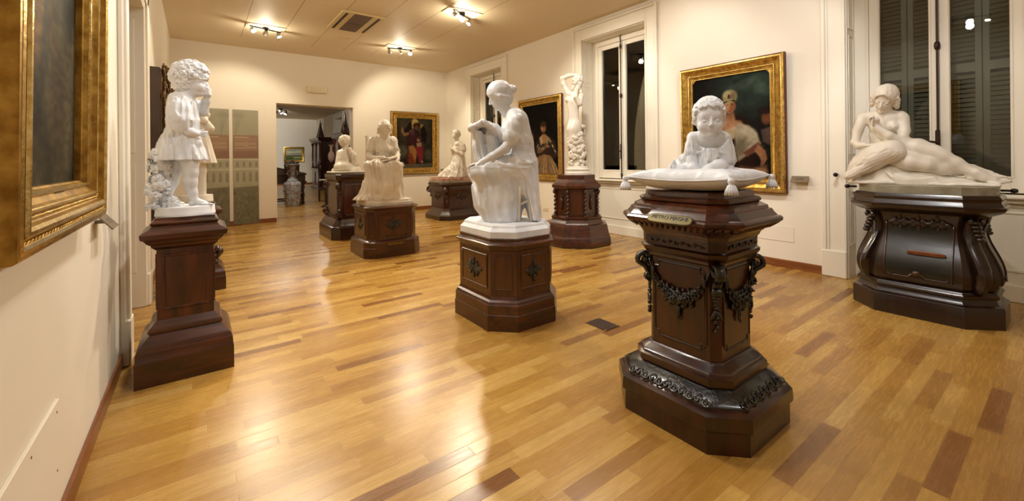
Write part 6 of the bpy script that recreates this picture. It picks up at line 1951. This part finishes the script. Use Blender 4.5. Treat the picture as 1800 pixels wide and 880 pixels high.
# --- two printed banners on the back wall
def banner(x, w_, left, lab):
    t = empty('banner', (x, YB - .0005, .02), 0, lab, 'banner', 'printed banners on the back wall')
    P = Paint(70, 360, '989280', 7 + left); P.dark = 1.0
    P.noise(.10, 5, .5); P.poly([(0, 0), (1, 0), (1, .22), (0, .22)], '959079', .02)
    for k in range(4): P.ell(.1 + .05 * k if not left else .7 + .05 * k, .12, .02, .5, '7c7a68', .1 * k, .8, .5)
    P.ell(.2 if not left else .8, .05, .25, .12, '7f7d69', 0, .8, .6)
    P.poly([(0, .42), (1, .42), (1, .76), (0, .76)], 'a09c84', .02, .8)                # villa front
    for fl, (v0, v1) in enumerate(((.455, .50), (.545, .63))):
        for k in range(4):
            cx = .16 + .25 * k
            P.poly([(cx - .055, v1), (cx - .055, v0 + .02), (cx - .03, v0), (cx + .03, v0), (cx + .055, v0 + .02), (cx + .055, v1)], '77745f', .012, .7)
            P.poly([(cx - .085, v1), (cx - .085, v0), (cx - .07, v0), (cx - .07, v1)], 'aca892', .01, .5)
    P.poly([(0, .515), (1, .515), (1, .525), (0, .525)], 'b8b49c', .01); P.poly([(0, .43), (1, .43), (1, .44), (0, .44)], 'b4b098', .01)
    P.poly([(0, .68), (1, .67), (1, 1), (0, 1)], '6f6b55', .05)
    P2 = P.rg
    for k in range(60): P.ell(P2.rand(), .70 + .3 * P2.rand(), .10, .035, ['5a5744', '87836a', '656150', '4f4d3c'][k % 4], P2.rand() * 3, .8, .55)
    P.poly([(0, .222), (1, .222), (1, .425), (0, .425)], '8a6e58', .006); P.poly([(0, .36), (1, .36), (1, .425), (0, .425)], '82624e', .006)
    rows = [(.24, .06, .62, .003)] + [(.252 + .0085 * k, .08 if k not in (3, 8) else .45, .92 if k % 4 != 3 else .6, .0012) for k in range(11)]
    for v, a, c, hh in rows: P.poly([(a, v - hh), (c, v - hh), (c, v + hh), (a, v + hh)], 'c9b394', .004, .75)
    P.object('print', w_, 2.73, M['print'], t, y=-.0215)
    b = MB(); b.box((-w_ / 2, -.021, 0), (w_ / 2, 0, 2.73)); b.build('board', M['skirting'], t)
banner(.335, .52, 1, 'left printed banner of a villa with a brown text band, beside the child statue')
banner(.93, .52, 0, 'right printed banner of a villa with a brown text band, nearest the opening')

# --- carved gilt mirror on the left wall
t = empty('mirror', (XL + .004, 7.35, .75), R(90), 'tall mirror with a carved gilt and dark frame on the left wall beyond the door', 'mirror')
W_, H_ = 1.3, 1.92
frame_ring('outer_frame', W_, H_, [(0, 0), (0, .10), (.02, .115), (.05, .115), (.06, .09), (.075, .075)], M['darkwood'], t)
frame_ring('gilt_band', W_, H_, [(.07, .07), (.08, .1), (.1, .1), (.13, .06), (.16, .05), (.165, .006)], M['goldlight'], t)
b = MB(); b.box((-W_ / 2 + .15, -.02, .15), (W_ / 2 - .15, -.004, H_ - .15)); b.build('looking_glass', simple('mirror_glass', 'd8dad6', .03, metal=1), t)
rs = random.Random(3)
for sx in (-1, 1):
    b = MB()
    for k in range(12):
        z = .1 + k * .155; rosette(b, (sx * (W_ / 2 - .09), -.13, z), .06, 5, .035, 3); leaf(b, (sx * (W_ / 2 - .09), -.12, z), rs.uniform(.6, 2.4), .13, .035, .03); leaf(b, (sx * (W_ / 2 - .09), -.12, z), rs.uniform(-2.4, -.6), .13, .035, .03)
    b.build('side_carving', M['golddark'], t, True)
b = MB()
for k in range(9):
    x = -.5 + .125 * k; hgt = .04 + .07 * (1 - abs(x) / .6)
    rosette(b, (x, -.12, H_ + .0 + hgt * .3), .07, 5, .03, 3); leaf(b, (x, -.11, H_ - .04), PI / 2 + x * .8, hgt + .06, .035, .03)
b.build('crest_carving', M['golddark'], t, True)

# ================================================================== THE BACK ROOM
VX, VY = 2.56, 15.9
t = empty('floor_vase', (VX, VY, 0), 0, 'tall blue and red painted porcelain vase standing on the floor beyond the opening', 'vase')
b = MB(); b.lathe([(.19, 0), (.2, .02), (.2, .05), (.215, .09), (.245, .3), (.265, .5), (.27, .72), (.255, .8), (.2, .83)], (0, 0, 0), 28); b.build('body', M['porcelain'], t, True)
b = MB(); b.lathe([(.2, .828), (.17, .87), (.115, .96), (.085, 1.03), (.08, 1.15), (.095, 1.22), (.085, 1.27), (.12, 1.33), (.2, 1.38), (.26, 1.41), (.25, 1.42), (.17, 1.395), (.06, 1.34)], (0, 0, 0), 28, 1, .9); b.build('neck', M['porcelain'], t, True)
b = MB()
for s in (-1, 1): b.tube([(s * .10, 0, 1.0), (s * .16, 0, 1.08), (s * .13, 0, 1.18), (s * .09, 0, 1.22)], [.016, .02, .02, .012], 8); b.ball((s * .16, 0, 1.1), .03)
b.build('handles', M['porcelain'], t, True)
b = MB()
for k in range(26):
    a = k * .72; z = .2 + (k % 7) * .08; r = .258 if z > .4 else .235
    b.ball((r * math.cos(a), r * math.sin(a), z), (.03, .03, .035), 6, 4)
b.build('painted_figures', simple('vase_figures', '6e2430', .3, coat=.5, col2='b8a888', nscale=30), t, True)

t = empty('display_desk', (1.6, 16.9, 0), 0, 'long dark wooden desk with a gabled top on turned legs in the back room', 'desk')
b = MB(); b.box((-1.5, -.5, .74), (1.5, .5, .80), .01); b.box((-1.46, -.46, .8), (1.46, .46, 1.02), .01); b.box((-1.5, -.5, 1.02), (1.5, .5, 1.07), .012); b.build('case', M['darkwood'], t)
b = MB(); b.rings([[(-1.48, -.48, 1.07), (-1.48, .48, 1.07), (.1, .48, 1.07), (1.48, .48, 1.07), (1.48, -.48, 1.07), (.1, -.48, 1.07)], [(-1.48, -.46, 1.12), (-1.48, .46, 1.12), (.35, .46, 1.36), (1.48, .46, 1.09), (1.48, -.46, 1.09), (.35, -.46, 1.36)]][::-1]); b.build('gabled_top', M['darkwood'], t)
for sx in (-1, 1):
    for sy in (-1, 1):
        b = MB(); b.lathe([(.04, 0), (.07, .03), (.065, .07), (.035, .1), (.06, .14), (.045, .2), (.07, .32), (.05, .42), (.038, .5), (.07, .56), (.075, .62), (.05, .66), (.08, .7), (.08, .75)], (sx * 1.38, sy * .4, 0), 14); b.build('leg', M['darkwood'], t, True)
b = MB(); b.box((-1.38, -.43, .12), (1.38, -.37, .17), .01); b.box((-1.38, .37, .12), (1.38, .43, .17), .01); b.build('stretcher', M['darkwood'], t)
o = MB(); o.lathe([(.07, 0), (.08, .02), (.13, .1), (.16, .24), (.13, .36), (.07, .42), (.06, .5), (.09, .55), (.05, .56)], (0, 0, 0), 20); o = o.build('porcelain_jar', M['porcelain'], None, True); o.location = (.85, 16.75, 1.285); tag(o, 'green painted porcelain jar on the gabled desk at the opening edge', 'jar')
b = MB(); b.box((-.2, -.14, 0), (.2, .14, .05), .01); n = len(b.v); b.box((-.19, -.13, .05), (.19, .13, .09), .01); o = b.build('album', simple('red_leather', '8c3a24', .5), None); o.location = (1.35, 16.7, 1.31); o.rotation_euler = (0, R(-5), .2); tag(o, 'red leather album lying on the gabled desk', 'book')
def back_chair(x, y, rz, lab):
    t = empty('carved_chair', (x, y, 0), rz, lab, 'chair')
    b = MB(); b.box((-.27, -.25, .42), (.27, .25, .5), .02); b.build('seat', M['darkwood'], t)
    for sx in (-1, 1):
        b = MB(); b.lathe([(.03, 0), (.035, .2), (.028, .3), (.035, .42)], (sx * .22, -.2, 0), 10); b.build('leg', M['darkwood'], t, True)
        b = MB(); b.lathe([(.028, 0), (.03, .5), (.026, .9), (.035, 1.3), (.045, 1.36), (.03, 1.42), (.012, 1.5)], (sx * .23, .22, 0), 10); b.build('leg', M['darkwood'], t, True)
    b = MB(); b.box((-.22, .2, .75), (.22, .24, 1.32), .015)
    rosette(b, (0, .2, 1.42), .12, 7, .03); leaf(b, (-.05, .2, 1.36), 2.6, .2, .05); leaf(b, (.05, .2, 1.36), .5, .2, .05); leaf(b, (0, .2, 1.4), PI / 2, .16, .05)
    b.build('backrest', M['darkwood'], t, angle=40)
back_chair(2.9, 17.9, 0, 'carved dark chair with a crested back behind the floor vase')
back_chair(3.9, 17.2, R(80), 'dark high backed chair at the right end of the gabled desk')

def wardrobe(y, lab):
    t = empty('wardrobe', (5.27, y, 0), 0, lab, 'cabinet', 'carved wardrobes in the back room')
    w_, dp = 1.02, 2.0
    b = MB(); b.box((.0, 0, .12), (w_, dp, 1.05), .01); b.box((-.05, -.04, 0), (w_, dp + .04, .14), .02); b.box((-.05, -.04, 1.03), (w_, dp + .04, 1.1), .015); b.build('lower_case', M['darkwood'], t)
    b = MB(); b.box((.06, .04, 1.1), (w_, dp - .04, 2.62), .01); b.build('upper_case', M['darkwood'], t)
    b = MB(); b.prism([(-.08, -.08), (w_, -.08), (w_, dp + .08), (-.08, dp + .08)], [(2.58, -.04), (2.64, 0), (2.7, .03), (2.76, .05), (2.8, 0)]); b.build('cornice', M['darkwood'], t)
    for yy in (.12, dp / 2, dp - .12):
        b = MB(); b.lathe([(.09, 0), (.09, .06), (.065, .1), (.07, .7), (.06, 1.2), (.08, 1.28), (.1, 1.36), (.1, 1.42)], (.04, yy, 1.12), 12); b.build('column', M['panelwood'], t, True)
    for y0 in (.22, dp / 2 + .1):
        b = MB(); b.box((.03, y0, 1.2), (.07, y0 + .68, 2.5), .01); b.box((.02, y0 + .1, 1.35), (.035, y0 + .58, 2.35), .01); b.build('door', M['panelwood'], t)
        b = MB(); b.box((-.02, y0, .22), (.01, y0 + .68, .95), .01); b.box((-.03, y0 + .1, .32), (-.018, y0 + .58, .85), .01); b.build('lower_door', M['panelwood'], t)
    b = MB(); rs = random.Random(2)
    for k in range(26):
        z = k / 25; r = .30 * (1 - z) ** .8 + .03
        b.ball((.1 + rs.uniform(-.5, .5) * r * .5, .3 + rs.uniform(-1, 1) * r * .6, 2.78 + z * .8), (.07 * (1.2 - z), .09 * (1.2 - z), .09), 6, 5)
    b.lathe([(.22, 0), (.16, .2), (.1, .45), (.05, .7), (.01, .95)], (.1, .3, 2.78), 10)
    b.build('pinnacle', M['darkwood'], t, angle=50)
wardrobe(24.4, 'farther carved wardrobe with a tall pinnacle, standing on the right in the back room')
wardrobe(19.6, 'nearer carved wardrobe with a tall pinnacle, partly behind the marble boy')

VS = on_y(582.5, 262, 20.5)
t = empty('vase_stand', (VS.x - .1, 18.6, 0), 0, 'dark carved figure stand between the wardrobes', 'stand')
sx_ = on_y(582.5, 300, 18.6); t.location.x = sx_.x
zt = on_y(582.5, 284, 18.6).z
b = MB(); b.lathe([(.22, 0), (.22, .08), (.14, .14), (.09, .3), (.07, .5)], (0, 0, 0), 14); b.build('foot', M['darkwood'], t, True)
b = MB(); b.lathe([(.07, .5), (.12, .62), (.14, .8), (.1, .95), (.12, 1.05), (.07, zt - .1), (.16, zt - .05), (.17, zt)], (0, 0, 0), 14); b.build('shaft', M['darkwood'], t, True)
o = MB(); o.lathe([(.05, 0), (.06, .02), (.11, .1), (.13, .25), (.1, .36), (.05, .44), (.045, .6), (.08, .68), (.12, .7), (.06, .7)], (0, 0, 0), 20); o = o.build('porcelain_vase', M['porcelain2'], None, True); o.location = (t.location.x, 18.6, zt); tag(o, 'white and red porcelain vase on the dark carved stand in the back room', 'vase')
lx = on_y(573, 316, 14.8)
t = empty('lectern', (lx.x, 14.8, 0), 0, 'small dark stand with an open white book, left of the boy pedestal', 'lectern')
b = MB(); b.lathe([(.16, 0), (.15, .04), (.04, .1), (.035, lx.z - .1), (.08, lx.z - .05)], (0, 0, 0), 12); b.box((-.2, -.16, lx.z - .05), (.2, .16, lx.z - .01), .01); b.build('stand', M['darkwood'], t)
b = MB(); b.box((-.19, -.13, 0), (0, .13, .03), .01); b.box((0, -.13, 0), (.19, .13, .03), .01); o = b.build('open_book', M['plastic'], None); o.location = (lx.x, 14.8, lx.z - .01); tag(o, 'open white book on the small stand left of the boy pedestal', 'book')
